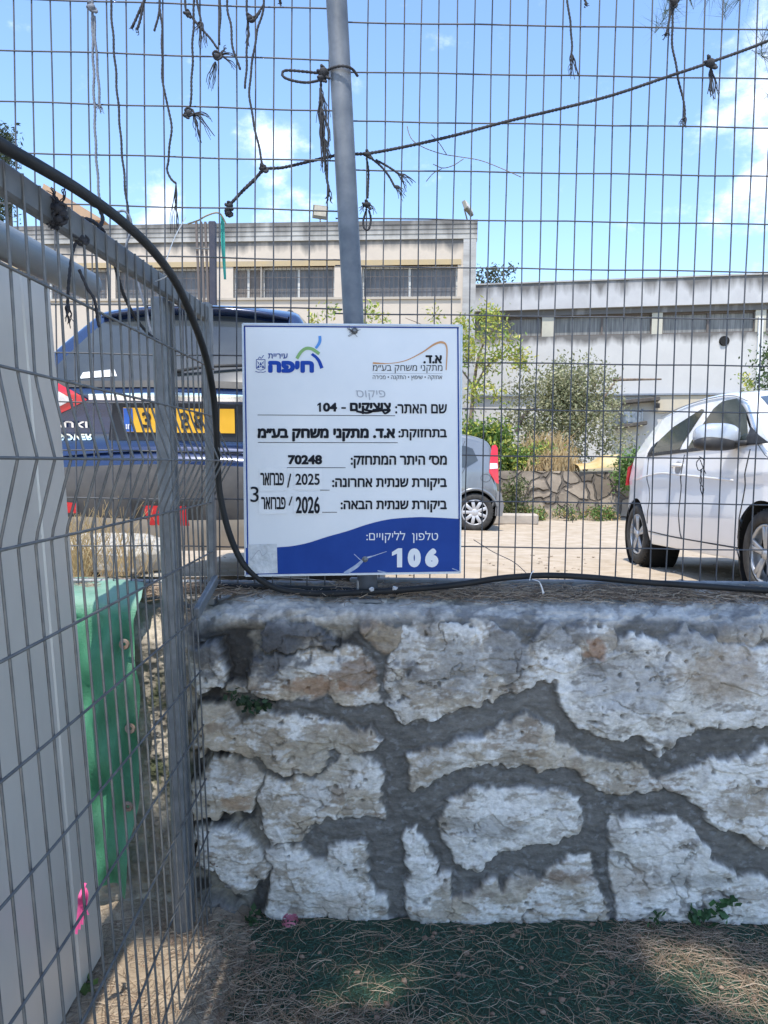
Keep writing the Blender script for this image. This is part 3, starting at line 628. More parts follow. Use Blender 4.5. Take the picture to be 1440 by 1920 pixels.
for (x0_, y0_, x1_, y1_, w) in [(485.8, 875.8, 537.8, 920.8, 0), (550.6, 878, 604, 918.5, 0), (485, 923, 537, 964, 0), (550.6, 921.5, 603.5, 964.5, 0)]:
    flat([(x0_, y0_ + .7), (x1_, y0_), (x1_ + .5, y1_ - .6), (x0_ + .7, y1_)], .0018, paper_s, 'paper_sticker', thick=.0006)
text('2025', 554, 599.5, 888, 909.4, ink_s, .012, off=.0026); text('2026', 554.6, 599.8, 931, 963, ink_s, .012, off=.0026)
text(heb('פברואר'), 488, 532.6, 886.5, 910, ink_s, .012, off=.0026); text(heb('פברואר'), 489.5, 535.6, 931.8, 955, ink_s, .012, off=.0026)
text('3', 469.6, 485.2, 912.5, 941.5, ink_s, .008, off=.0026)
ribbon([(545, 888), (539.5, 914)], 2.6, ink_s, 'pen_stroke', off=.0027); ribbon([(547.5, 931), (542, 948)], 2.4, ink_s, 'pen_stroke', off=.0027)
text(':' + heb('טלפון  לליקויים'), 687, 821.3, 996, 1018, white_s, .006, off=.0022); one(734.9, 754, 1028, 1063.7, 9.6, white_s, .0022); text('0', 764.5, 789, 1028, 1063.7, white_s, .05, off=.0022); text('6', 797, 822, 1028, 1063.7, white_s, .05, off=.0022)
flat([(465, 1021), (519, 1019.5), (520.5, 1074.5), (466, 1076)], .0024, torn_s, 'torn_sticker', thick=.0008)
ribbon([(470, 1050), (485, 1032), (492, 1042), (500, 1036)], 1.3, grey_s, 'sticker_tear', off=.0028)
scr = mat('scratched_print', (.22, .30, .48), (.45, .5, .58), 60, .7)
ribbon([(646, 1076), (668, 1062), (684, 1048), (704, 1041), (725, 1034)], [7, 7, 4, 1.4, .8], scr, 'scratch', off=.0019)
ribbon([(664, 1039), (676, 1050)], 1.2, scr, 'scratch', off=.0019); ribbon([(708, 1070), (726, 1074)], 2, scr, 'scratch', off=.0019); ribbon([(848, 1066), (861, 1071)], 1.5, scr, 'scratch', off=.0019)
for (x, y, r) in [(664.6, 620.6, .0075), (684.4, 1048.5, .007)]:
    q = SP(x, y); b = MB(); b.lathe([(0, -.006), (r * .55, -.006), (r * .62, -.0035), (r * .62, -.0025), (r * 1.15, -.0022), (r * 1.2, -.0004)], q, 'y', 20); build('bolt', b, galv, sign, True)
b = MB(); q = SP(664, 621)
for k in range(26):
    a = random.uniform(0, 6.28); l = random.uniform(.006, .024); q2 = q + np.array([l * math.cos(a), -.004, l * math.sin(a) * .8]); b.tube(smooth_path([q + np.array([0, -.003, 0]), (q + q2) / 2 + np.array([random.uniform(-.004, .004), -.003, random.uniform(-.004, .004)]), q2], 3), .0006, 4)
build('wire_twist', b, wire_old, sign)

# ------------------------------------------------------------------ ropes, cords and cables
def rope(label, paths, d, r, m, knots=(), frays=(), name='hanging_rope', cat='rope', group='ropes tied to the fence', jit=1.0, dd=None):
    """paths: lists of photo points; d: depth at which they hang on the fence"""
    Z = lambda p: P(p[0], p[1], p[2] if len(p) > 2 else d)
    b = MB()
    for pt in paths:
        q = smooth_path([Z(p) for p in pt], 10)
        q = q + np.stack([.0012 * jit * np.sin(q[:, 2] * 70 + len(pt)), .001 * np.cos(q[:, 2] * 50), 0 * q[:, 2]], 1)
        seg = np.concatenate([[0], np.cumsum(np.linalg.norm(np.diff(q, axis=0), axis=1))]); n = int(min(400, max(8, seg[-1] / .004)))
        q = np.stack([np.interp(np.linspace(0, seg[-1], n), seg, q[:, i]) for i in range(3)], 1)
        b.tube(q, r, 8, lobes=2, lamp=.22, pitch=.022)
    o = build(name, b, m, smooth=True); tag(o, label, cat, group)
    for (x, y, s) in knots:
        c = P(x, y, d - .006); kb = MB(); t = np.linspace(0, 2 * math.pi, 70); ph = random.uniform(0, 6)
        X = np.stack([(math.sqrt(.5) * np.sin(t) + 1.3 * np.sin(2 * t + ph)), .55 * np.sin(3 * t + ph), (np.cos(t) - 1.15 * np.cos(2 * t + ph * .5))], 1) * s * .42
        kb.tube(c + X, r * 1.05, 7, lobes=2, lamp=.2, pitch=.02); kb.ico(c, s * .62, 2, .12); build('knot', kb, m, o, True)
    for (st, ends) in frays:
        fb = MB(); a = P(*st, d)
        for (ex, ey) in ends:
            for k in range(4):
                e2 = P(ex + random.uniform(-4, 4), ey + random.uniform(-9, 5), d + random.uniform(-.012, .006)); ln_ = np.linalg.norm(e2 - a); wob = lambda: np.array([random.gauss(0, .0022), random.gauss(0, .002), random.gauss(0, .001)]); sag = np.array([0, 0, .12 * ln_ * (1 if abs(e2[0] - a[0]) > .01 else 0)])
                q_ = smooth_path([a, a * .75 + e2 * .25 + wob() + sag * .8, a * .5 + e2 * .5 + wob() + sag, a * .25 + e2 * .75 + wob() + sag * .7, e2 + wob()], 4); fb.tube(q_, np.linspace(r * .62, r * .26, len(q_)) * random.uniform(.75, 1.1), 5)
        build('frayed_end', fb, m, o, True)
    return o
DL, DR = 2.092, 2.168
rope('grey braided rope draped from the fence top to the conduit, leftmost hanging rope', [[(172, -160), (173, 20), (175, 120), (178, 230), (181, 300), (188, 375), (203, 400), (230, 395), (243, 408), (247, 432), (236, 470), (262, 540), (278, 600), (290, 640)], [(176, 30), (180, 90), (185, 160), (187, 200)]], DL, .0034, rope_gry, [(172, 14, .017)], [((187, 196), [(184, 210), (192, 209)])])
rope('long thin black rope hanging nearly straight beside the grey braided rope', [[(206, -160), (208, 0), (213, 80), (222, 200), (230, 300), (239, 390), (246, 436)]], DL, .0030, rope_blk)
rope('short doubled black rope ends at the top edge left of the wavy rope', [[(300, -40), (272, 0), (258, 55)], [(290, -30), (262, 18), (249, 48)]], DL, .0034, rope_blk, (), [((258, 52), [(254, 64)]), ((249, 46), [(246, 54)])])
rope('black rope with a wavy kink and two long frayed strands at its foot', [[(296, -160), (300, 10), (304, 60), (304, 130), (308, 172), (318, 212), (321, 250), (315, 300), (313, 318), (322, 336), (331, 344)], [(300, 8), (296, 30), (290, 58)]], DL, .0029, rope_blk, (), [((330, 344), [(323, 436), (331, 436)])])
rope('black rope knotted at mid height with a spread fringe, over the small cloud', [[(366, -160), (364, 0), (362, 60), (360, 140), (357, 200)]], DL, .0030, rope_blk, [(355, 212, .014), (349, 217, .009)], [((362, 214), [(396, 226), (399, 258), (376, 262), (371, 262)])])
rope('black rope slanting down to a fringed knot above the fringed knot rope', [[(346, -160), (348, 0), (350, 20), (352, 32)], [(356, 28), (372, 48), (395, 72), (408, 92)], [(362, -120), (370, 0), (376, 40)], [(414, -160), (413, 0), (411, 84)]], DL, .0030, rope_blk, [(352, 26, .012), (407, 106, .014)], [((376, 40), [(377, 90), (384, 86), (368, 66)]), ((412, 104), [(441, 104), (440, 130), (424, 92)]), ((404, 116), [(390, 164), (400, 168)])])
rope('plain black rope curving down beside the slanting knotted rope', [[(424, -160), (426, 0), (432, 45), (438, 95), (450, 130)]], DL, .0030, rope_blk)
rope('looped black rope running down to the corner knot of the long slanting rope', [[(458, -160), (462, 0), (465, 40), (464, 80), (462, 120), (460, 166)], [(500, -160), (495, 0), (482, 60), (474, 110), (468, 160), (471, 205), (482, 260), (493, 312)], [(494, 10), (480, 28), (466, 36)], [(488, 20), (474, 40), (466, 38)]], DL, .0030, rope_blk, [(468, 34, .011)], [((464, 40), [(463, 86)])])
rope('long thick black rope slanting up across the fence to the right edge', [[(430, 384), (452, 362), (475, 340), (494, 318), (530, 314), (580, 303), (640, 290, 2.13), (690, 288), (760, 275), (850, 254), (950, 228), (1050, 204), (1150, 178), (1250, 144), (1330, 118), (1440, 76), (1640, -10)], [(432, 382), (455, 358), (478, 335), (495, 316)]], 2.155, .0041, rope_blk, [(430, 386, .013), (428, 400, .012), (494, 316, .013), (690, 290, .013), (1332, 118, .020)], [((1333, 128), [(1330, 182), (1338, 184), (1344, 180)])])
rope('black cord with looped end and fringed tail, tied on the long slanting rope', [[(688, 296), (690, 320), (691, 350), (689, 372)], [(687, 392), (681, 412), (684, 428), (692, 430), (695, 412), (691, 394)], [(698, 298), (714, 312), (730, 332), (742, 352)], [(704, 300), (726, 312), (748, 326)]], DR, .0030, rope_blk, [(688, 384, .015)], [((688, 380), [(674, 392), (680, 396), (702, 398)]), ((740, 348), [(752, 372), (760, 368)]), ((746, 326), [(768, 352), (778, 344), (762, 356)])])
rope('black rope knotted round the leaning post with a thick shredded tail', [[(604, 138), (570, 134), (534, 132), (530, 142), (545, 150), (575, 155), (604, 150)], [(612, 132), (630, 125, 2.035), (648, 124, 2.032), (662, 130, 2.05), (670, 142, 2.12)], [(602, 150), (600, 190), (602, 240), (609, 300), (617, 360)]], 2.06, .0034, rope_blk, [(607, 136, .021), (604, 146, .014)], [((600, 165), [(597, 230), (606, 262), (616, 228)]), ((601, 200), [(602, 262), (612, 300), (618, 270), (606, 318)]), ((608, 260), [(612, 322), (606, 326), (618, 300)]), ((617, 358), [(614, 378), (622, 379)])])
rope('black rope with a shredded end hanging at the top right of centre', [[(1062, -160), (1064, 0), (1070, 45), (1072, 80), (1071, 104)]], DR, .0029, rope_blk, (), [((1071, 100), [(1067, 142), (1073, 144), (1082, 139)])])
rope('short black cord tip at the top edge right of the shredded rope', [[(1090, -80), (1095, -10), (1099, 8)]], DR, .0032, rope_blk, (), [((1098, 6), [(1101, 13)])])
rope('tiny black cord tip at the top edge just left of the leaning post', [[(520, -80), (524, -20), (526, 4)]], DL, .0034, rope_blk, (), [((526, 2), [(526, 12)])])
rope('black rope knotted at the top edge and hanging across the long slanting rope', [[(1262, -120), (1263, 0), (1261, 40), (1260, 70), (1266, 118), (1276, 165), (1284, 205), (1284, 222)], [(1259, 12), (1255, 40), (1248, 66)]], DR, .0030, rope_blk, [(1264, 4, .017)], [((1284, 218), [(1274, 236), (1284, 238)]), ((1248, 62), [(1246, 72), (1253, 70)])])
rope('thin black cord looped over a wire in front of the white car', [[(1315, 858), (1306, 868), (1309, 882), (1318, 876), (1320, 862), (1312, 856)], [(1312, 862), (1320, 880), (1324, 888)], [(1313, 880), (1316, 900), (1313, 916), (1318, 932)], [(1316, 880), (1313, 904), (1319, 916), (1317, 930)]], 2.185, .0013, rope_blk, (), name='tied_cord', cat='cord')
rope('dry curled stem wound on a wire above the kerb', [[(1060, 944), (1050, 955), (1051, 968), (1058, 972), (1066, 960), (1062, 944)], [(1060, 942), (1070, 950), (1072, 966), (1073, 980)], [(1058, 946), (1066, 956), (1064, 970)]], 2.185, .0011, MATS['bark'], (), name='dry_stem', cat='twig', group='twigs caught in the fence')
rope('thin bent twig caught in the fence below the long slanting rope', [[(763, 236), (766, 250), (775, 264), (798, 278), (830, 289), (860, 294), (900, 301), (940, 316), (978, 332)], [(838, 290), (825, 270), (808, 252)], [(870, 298), (850, 310), (830, 315), (812, 308)], [(828, 316), (812, 325), (800, 340)]], DR, .0011, MATS['bark'], (), name='twig', cat='twig', group='twigs caught in the fence')
RG = lambda p, o=.012: None
rope('ragged black rope scraps wrapped round the top rail of the side fence', [[(96, 376, 1.16), (108, 392, 1.16), (118, 410, 1.17), (112, 424, 1.18), (100, 428, 1.18)], [(112, 384, 1.17), (122, 400, 1.17), (116, 420, 1.18)], [(104, 370, 1.16), (114, 396, 1.165), (110, 420, 1.18)], [(118, 428, 1.2), (135, 440, 1.22), (150, 446, 1.25), (164, 444, 1.27), (166, 456, 1.27), (152, 460, 1.26), (143, 450, 1.25)], [(142, 456, 1.24), (134, 490, 1.23), (127, 530, 1.22), (128, 570, 1.22)], [(148, 505, 1.24), (162, 540, 1.25), (178, 565, 1.26), (187, 614, 1.27)]], 1.15, .0024, rope_blk, [(110, 392, .013), (112, 412, .012), (118, 400, .010), (156, 450, .006)], [((108, 424), [(92, 426), (98, 432), (106, 434), (88, 420)]), ((112, 400), [(88, 366), (96, 356), (120, 360), (84, 380)]), ((128, 570), [(128, 602), (132, 612)])], name='rope_scrap')
rope('dark blue black rope looping over the side fence rail and down to the flat post', [[(160, 410, 1.30), (176, 416, 1.33), (192, 432, 1.36), (204, 460, 1.42), (216, 500, 1.48), (232, 550, 1.56), (252, 594, 1.64), (276, 624, 1.70), (300, 642, 1.74)], [(170, 440, 1.33), (184, 430, 1.34), (192, 412, 1.36), (184, 390, 1.36), (172, 384, 1.34)]], 1.5, .0034, rope_blk, ())
def cable(name, label, pts, r, m, group=None, cat='cable', lob=0):
    q = smooth_path([P(*p) for p in pts], 14); b = MB(); b.tube(q, r, 16); o = build(name, b, m, smooth=True); return tag(o, label, cat, group)
hose = cable('black_conduit', 'thick black conduit arching past the side fence and along the wall top', [(-260, 130, .74), (-90, 212, .86), (0, 270, .95), (75, 313, 1.04), (150, 358, 1.15), (225, 412, 1.30), (285, 468, 1.45), (330, 530, 1.62), (362, 600, 1.78), (386, 670, 1.90), (400, 740, 1.97), (406, 810, 2.0), (408, 870, 2.02), (413, 930, 2.03), (430, 1000, 2.03), (455, 1055, 2.035), (490, 1088, 2.04), (530, 1106, 2.045), (600, 1113, 2.05), (690, 1110, 2.05), (780, 1104, 2.05), (860, 1096, 2.06), (940, 1084, 2.08), (1020, 1079, 2.09), (1100, 1082, 2.09), (1200, 1091, 2.09), (1330, 1100, 2.09), (1440, 1107, 2.09), (1700, 1118, 2.09)], .0086, black_rub)
cable('black_conduit', 'second black cable lying behind the corner post and under the litter on the wall', [(120, 1096, 2.18), (200, 1096, 2.17), (300, 1094, 2.16), (400, 1098, 2.13), (470, 1100, 2.10), (540, 1102, 2.09), (640, 1106, 2.09), (760, 1112, 2.09)], .0075, black_rub)
def tie(label, pts, m=plastic_w, r=.0011, name='cable_tie'):
    b = MB()
    for p in pts: b.tube(smooth_path([P(*q) for q in p], 6), r, 6)
    o = build(name, b, m); return tag(o, label, 'cable tie', 'plastic cable ties')
tie('white plastic tie round the conduit at the flat post, long tail pointing up', [[(291, 527, 1.60), (300, 524, 1.58), (312, 518, 1.57), (316, 510, 1.58)], [(309, 496, 1.6), (318, 470, 1.6), (330, 440, 1.6), (348, 408, 1.6)]])
tie('white plastic tie holding the conduit to the fence foot right of the sign', [[(993, 1088, 2.07), (996, 1076, 2.07), (1001, 1070, 2.09)], [(998, 1086, 2.07), (1012, 1092, 2.05), (1020, 1112, 2.05)], [(1012, 1092, 2.05), (1016, 1104, 2.05), (1018, 1114, 2.05)]])
tie('thin grey wire arching out of the fence foot right of the sign', [[(888, 1012, 2.15), (925, 1035, 2.13), (965, 1055, 2.10), (996, 1084, 2.08)]], wire_m, .0012, 'loose_wire')
for (x, y) in [(697, 1106), (740, 1104)]:
    b = MB(); b.ico(P(x, y - 1, 2.04), .0065, 2, .25, (1.2, 1, .9)); o = build('mortar_blob', b, mat('mortar_blob', (.5, .5, .5), (.35, .35, .36), 60, .9)); tag(o, 'pale mortar blob stuck on the conduit under the sign foot', 'mortar', 'mortar blobs on the conduit')
# pink tapes
b = MB()
for k in range(5):
    a0 = P(160, 1652, 1.50); w = .004
    pts = smooth_path([a0 + np.array([.002 * k - .004, -.006, 0]), P(164 - 2 * k, 1672, 1.48) + np.array([0, -.004 * k, 0]), P(162 - 3.2 * k, 1700, 1.48), P(166 - 5.5 * k, 1715 + 9 * k, 1.48)], 8)
    b.grid(np.stack([pts - np.array([w, 0, 0]), pts + np.array([w * .6, -.002, 0])], 1))
o = build('pink_tape', b, pink_m, smooth=True); tag(o, 'bright pink tape tied to the side fence in front of the gate', 'tape')
b = MB(); c0 = P(548, 1752, 1.86)
for k in range(6):
    a = np.linspace(-.4 + .5 * k, 2.6 + .5 * k, 14); q = np.stack([c0[0] + (.012 + .003 * k) * np.cos(a), c0[1] + (.010 + .002 * k) * np.sin(a), .014 + .012 * np.sin(a * 1.3 + k) ** 2], 1)
    b.grid(np.stack([q, q + np.array([0, 0, .006])], 1))
o = build('pink_tape', b, mat('faded_pink_tape', (.42, .13, .19), (.5, .18, .24), 20, .6), smooth=True); tag(o, 'faded pink tape scrap crumpled on the ground at the wall foot', 'tape')
# ------------------------------------------------------------------ cars
tyre_m = mat('tyre', (.018, .018, .018), (.045, .042, .038), 20, .8, 0, .2, 90)
trim_m = mat('black_trim', (.018, .018, .02), (.035, .034, .033), 25, .6)
clad_m = mat('dark_cladding', (.045, .044, .046), (.075, .07, .066), 12, .6)
rimsilver = mat('rim_silver', (.48, .49, .50), (.40, .41, .42), 20, .35, .55)
hub_m = mat('hubcap_silver', (.52, .52, .53), (.42, .42, .43), 25, .4, .3)
chrome_m = mat('chrome', (.75, .76, .78), None, rough=.12, metal=1.0)
red_m = mat('red_lens', (.52, .012, .020), (.62, .02, .03), 10, .15, coat=.6); clear_m = mat('clear_lens', (.72, .70, .70), (.6, .55, .55), 40, .12, coat=.6)
yplate = mat('plate_yellow', (.78, .42, .025), (.72, .38, .02), 8, .4); bplate = mat('plate_blue', (.02, .10, .42), None, rough=.4)
well_m = mat('wheel_well', (.008, .008, .008), None, rough=.9)
class Car:
    def __init__(s, name, loc, rz, rx, label, W, outline, vert, plan, paint, glass, group='parked cars', r=.06, crown=None):
        s.root = thing(name, loc, label, 'car', group, rz); s.root.rotation_euler = (0, rx, rz)
        s.W = W; s.vert = np.array(vert); s.plan = plan; s.r = r; s.paint = paint; s.glass = glass
        o = smooth_path([(x, 0, z) for x, z in outline], 10)[:, [0, 2]]; s.O = o
        t = np.gradient(o, axis=0); t /= np.linalg.norm(t, axis=1)[:, None]; s.N = np.stack([-t[:, 1], t[:, 0]], 1)
        s.cr = np.interp(np.arange(len(o)), np.linspace(0, len(o) - 1, len(crown)), crown)
    def w(s, x, z):
        return s.W * np.interp(z, s.vert[:, 0], s.vert[:, 1]) * np.interp(x, s.plan[0], s.plan[1])
    def strip_pt(s, i, y, off=0.0):
        O, N, r = s.O[i], s.N[i], s.r; w = s.w(O[0] - N[0] * r, O[1] - N[1] * r); f = w - r; ay = abs(y)
        if ay <= f: d = s.cr[i] * ((y / f) ** 2)
        else: q = min(1, (ay - f) / r); d = s.cr[i] + r * (1 - math.sqrt(max(0, 1 - q * q)))
        p = O - N * (d - off); return np.array([p[0], y, p[1]])
    def body(s, sill, arches, zcut):
        O, N, r = s.O, s.N, s.r; n = len(O); G = []
        for i in range(n):
            IO = O[i] - N[i] * r; w = s.w(IO[0], IO[1]); f = w - r
            ys = list(np.linspace(-f, f, 21)); a = np.linspace(0, math.pi / 2, 6)[1:]
            ys = [-(f + r * math.sin(q)) for q in a[::-1]] + ys + [f + r * math.sin(q) for q in a]
            G.append([s.strip_pt(i, y) for y in ys])
        b = MB(); b.grid(np.array(G))
        IO = O - N * (r + s.cr[:, None]); poly = np.vstack([IO, [[IO[-1, 0], zcut], [IO[0, 0], zcut]]])
        for sg in (-1, 1):
            cols = poly_cols(poly, .02); g = []
            for x, z0, z1 in cols:
                zl = max(z0, sill(x))
                for (ax, az, ar) in arches:
                    if abs(x - ax) < ar: zl = max(zl, az + math.sqrt(ar * ar - (x - ax) ** 2))
                zl = min(zl, z1 - .001); zz = np.linspace(zl, z1, 26)
                g.append([(x, sg * s.w(x, z), z) for z in zz])
            b.grid(np.array(g), flip=sg < 0)
        build('body', b, s.paint, s.root, True, local=True)
        b = MB()
        for (ax, az, ar) in arches:
            for sg in (-1, 1): b.lathe([(.0, sg * (s.W - .32)), (ar + .012, sg * (s.W - .32)), (ar + .012, sg * (s.W * .985 - .02))], (ax, 0, az), 'y', 30)
        b.box(((O[0, 0] + O[-1, 0]) / 2, 0, zcut + .07), (abs(O[-1, 0] - O[0, 0]) * .92, s.W * 1.7, .10)); build('underbody', b, well_m, s.root, local=True)
    def side(s, name, poly, m, off=.006, sides=(-1, 1), parent=None, step=.03):
        for sg in sides:
            g = []
            for x, z0, z1 in poly_cols(poly, step): g.append([(x, sg * (s.w(x, z) + off), z) for z in np.linspace(z0, z1, 9)])
            b = MB(); b.grid(np.array(g), flip=sg < 0); build(name, b, m, parent or s.root, True, local=True)
    def line(s, name, pts, r, m, sides=(-1, 1), off=.001):
        for sg in sides:
            q = smooth_path([(x, 0, z) for x, z in pts], 8) if len(pts) > 2 else np.array([(x, 0, z) for x, z in pts], float)
            b = MB(); b.tube([(p[0], sg * (s.w(p[0], p[2]) + off), p[2]) for p in q], r, 6); build(name, b, m, s.root, True, local=True)
    def rear_i(s, z):
        k = int(np.argmax(s.O[:, 1])); return float(np.interp(z, s.O[:k, 1], np.arange(k)))
    def rear_pt(s, y, z, off=.004):
        f = s.rear_i(z); i = int(f); t = f - i; j = min(i + 1, len(s.O) - 1)
        return s.strip_pt(i, y, off) * (1 - t) + s.strip_pt(j, y, off) * t
    def rear(s, name, poly, m, off=.004, parent=None, step=.03, rows=9):
        g = [[s.rear_pt(y, z, off) for z in np.linspace(z0, z1, rows)] for y, z0, z1 in poly_cols(poly, step)]
        b = MB(); b.grid(np.array(g)); return build(name, b, m, parent or s.root, True, local=True)
    def front_pt(s, y, z, off=.004):
        k = int(np.argmax(s.O[:, 1])); f = float(np.interp(-z, -s.O[k:, 1], np.arange(k, len(s.O)))); i = int(f); t = f - i; j = min(i + 1, len(s.O) - 1)
        return s.strip_pt(i, y, off) * (1 - t) + s.strip_pt(j, y, off) * t
    def front(s, name, poly, m, off=.004):
        g = [[s.front_pt(y, z, off) for z in np.linspace(z0, z1, 12)] for y, z0, z1 in poly_cols(poly, .04)]
        b = MB(); b.grid(np.array(g)); return build(name, b, m, s.root, True, local=True)
    def wheel(s, x, R, wd, sg, kind, rimm):
        y1 = sg * (s.W - .025); y0 = y1 - sg * wd; c = (x, 0, R); rr = R * .70
        b = MB(); b.lathe([(rr, y0), (R * .93, y0), (R * .985, y0 + sg * wd * .1), (R, y0 + sg * wd * .25), (R, y1 - sg * wd * .25), (R * .985, y1 - sg * wd * .1), (R * .93, y1), (rr + .012, y1 + sg * .004), (rr, y1 - sg * .006), (rr * .98, y1 - sg * .05)], c, 'y', 48)
        for k in range(44):
            a = 2 * math.pi * k / 44; b.box((x + R * 1.0 * math.cos(a), (y0 + y1) / 2, R + R * 1.0 * math.sin(a)), (.008, wd * .78, .016), Matrix.Rotation(-a, 3, 'Y'))
        ty = build('wheel', b, tyre_m, s.root, True, local=True)
        b = MB(); yf = y1 - sg * .010
        if kind == 'alloy':
            b.lathe([(rr * .97, y1 - sg * .06), (rr * .97, yf), (rr * .90, yf + sg * .004), (rr * .88, yf - sg * .02), (rr * .88, y1 - sg * .10), (0, y1 - sg * .10)], c, 'y', 40)
            for k in range(5):
                for da in (-.13, .13):
                    a = 2 * math.pi * (k + .25) / 5; ca, sa = math.cos(a + da * .4), math.sin(a + da * .4); a2, b2 = math.cos(a + da), math.sin(a + da)
                    b.bar((x + .03 * ca, yf - sg * .012, R + .03 * sa), (x + rr * .9 * a2, yf - sg * .004, R + rr * .9 * b2), .034, .016, up=(0, 1, 0), bev=.004)
            b.lathe([(0, yf + sg * .006), (.032, yf + sg * .004), (.036, yf - sg * .012)], c, 'y', 20)
        else:
            b.lathe([(0, yf + sg * .012), (.05, yf + sg * .010), (.06, yf + sg * .002), (.062, yf - sg * .012)], c, 'y', 30)
            b.lathe([(rr * .99, y1 - sg * .05), (rr * .99, yf), (rr * .90, yf + sg * .005), (rr * .88, yf - sg * .012)], c, 'y', 40)
            for k in range(9):
                a = 2 * math.pi * k / 9; ca, sa = math.cos(a), math.sin(a)
                b.bar((x + .05 * ca, yf, R + .05 * sa), (x + rr * .92 * ca, yf - sg * .002, R + rr * .92 * sa), .052, .014, up=(0, 1, 0), bev=.004)
        build('rim', b, rimm, ty, True, local=True)
        b = MB(); b.lathe([(0, y1 - sg * .075), (rr * .95, y1 - sg * .075)], c, 'y', 24); build('brake_cover', b, well_m, ty, local=True)
        if kind == 'alloy':
            pass

# --- dark blue crossover, seen from behind
suv_p = mat('blue_paint', (.008, .022, .075), (.012, .028, .088), 2, .22, .25, coat=1.0); glass_d = mat('dark_glass', (.030, .036, .042), (.05, .058, .06), 3, .08, 0, spec=.8)
cr = [.10, .09, .09, .08, .06, .04, .03, .03, .03, .03, .05, .06, .08, .10]
SUVZ = .50
suv = Car('parked_car', (-.965, 3.45, SUVZ), math.pi / 2, 0, 'dark blue crossover parked tail towards the fence, left of the sign', .89,
    [(.10, .28), (.03, .40), (.0, .55), (.02, .70), (.075, .78), (.075, .90), (.06, 1.02), (.10, 1.10), (.20, 1.24), (.36, 1.42), (.46, 1.50), (.70, 1.545), (1.4, 1.57), (2.2, 1.545), (2.7, 1.44), (3.15, 1.12), (3.4, 1.02), (3.9, .94), (4.2, .80), (4.28, .55), (4.2, .28)],
    [(.25, .95), (.45, .99), (.7, 1.0), (.98, .97), (1.1, .91), (1.42, .63), (1.6, .52)], ([0, .3, .9, 3.4, 4.0, 4.3], [.93, .97, 1, 1, .96, .9]), suv_p, glass_d, r=.07, crown=cr)
suv.body(lambda x: .30, [(.80, .33, .37), (3.40, .33, .37)], .26)
for x in (.80, 3.40):
    for sg in (-1, 1): suv.wheel(x, .325, .21, sg, 'alloy', rimsilver)
suv.side('side_window', [(.55, 1.10), (.80, 1.38), (2.1, 1.44), (2.75, 1.14), (2.75, 1.06)], glass_d)
suv.rear('bumper_cladding', [(-.86, .42), (-.86, .66), (-.5, .68), (0, .69), (.5, .68), (.86, .66), (.86, .42)], clad_m, .006)
suv.rear('skid_plate', [(-.70, .285), (-.62, .42), (-.45, .435), (.45, .435), (.62, .42), (.70, .285)], mat('skid_beige', (.36, .31, .25), (.42, .37, .31), 12, .55), .012)
suv.rear('rear_window', [(-.66, 1.10), (-.46, 1.41), (-.2, 1.435), (.2, 1.435), (.46, 1.41), (.66, 1.10), (.3, 1.075), (-.3, 1.075)], glass_d, .005)
suv.rear('window_seal', [(-.63, 1.06), (-.60, 1.09), (-.3, 1.078), (.3, 1.078), (.60, 1.09), (.63, 1.06), (.3, 1.045), (-.3, 1.045)], trim_m, .008, rows=3)
b = MB(); g = []
for y in np.linspace(-.47, .47, 40):
    e = 1 - (abs(y) / .47) ** 6 * .4; i = suv.rear_i(1.47); base = suv.rear_pt(y, 1.455, .0); q = [base + np.array([.02, 0, .012]), base + np.array([-.07 * e, 0, .022 - .02 * (y / .47) ** 2]), base + np.array([-.075 * e, 0, .005 - .02 * (y / .47) ** 2]), base + np.array([.01, 0, -.01])]; g.append(q)
b.grid(np.array(g)); build('spoiler', b, suv_p, suv.root, True, local=True)
for sg in (-1, 1): b = MB(); b.tube(smooth_path([(.60, sg * .44, 1.475), (.75, sg * .44, 1.525), (1.6, sg * .44, 1.555), (2.3, sg * .44, 1.50)], 8), .016, 8); build('roof_rail', b, trim_m, suv.root, True, local=True)
for sg in (-1, 1):
    lens = suv.rear('tail_light', [(sg * .43, .985), (sg * .50, 1.03), (sg * .60, 1.09), (sg * .80, 1.12), (sg * .83, 1.0), (sg * .78, .90), (sg * .62, .90), (sg * .52, .94)], red_m, .012)
    suv.rear('clear_lens', [(sg * .50, .985), (sg * .58, 1.035), (sg * .72, 1.04), (sg * .72, .94), (sg * .60, .935)], clear_m, .016, lens)
    suv.rear('reflector', [(sg * .47, .45), (sg * .47, .50), (sg * .60, .51), (sg * .64, .46), (sg * .60, .45)], red_m, .014)
suv.rear('fog_light', [(.06, .41), (.06, .50), (.15, .50), (.13, .41)], red_m, .016); suv.rear('fog_light', [(-.06, .41), (-.05, .50), (-.02, .50), (-.02, .41)], red_m, .016)
suv.rear('light_recess', [(-.10, .39), (-.12, .52), (.22, .52), (.18, .39)], trim_m, .009)
suv.rear('chrome_strip', [(-.42, .985), (-.42, 1.012), (0, 1.02), (.42, 1.012), (.42, .985)], chrome_m, .020)
suv.rear('tailgate_crease', [(-.60, .745), (-.60, .757), (0, .765), (.60, .757), (.60, .745)], suv_p, .012, rows=3)
suv.rear('plate_recess', [(-.34, .80), (-.31, .975), (.31, .975), (.34, .80)], mat('plate_recess', (.01, .012, .02), None, rough=.5), .006)
def suvmap(off):
    return lambda a, q: suv.rear_pt(-a, q, off)   # text runs left to right seen from behind: local y points to the left
pl = suv.rear('number_plate', [(-.26, .838), (-.26, .952), (.26, .952), (.26, .838)], yplate, .014)
suv.rear('country_band', [(.215, .840), (.215, .950), (.259, .950), (.259, .840)], bplate, .0155, pl)
digits = mat('plate_black', (.012, .012, .012), None, rough=.5)
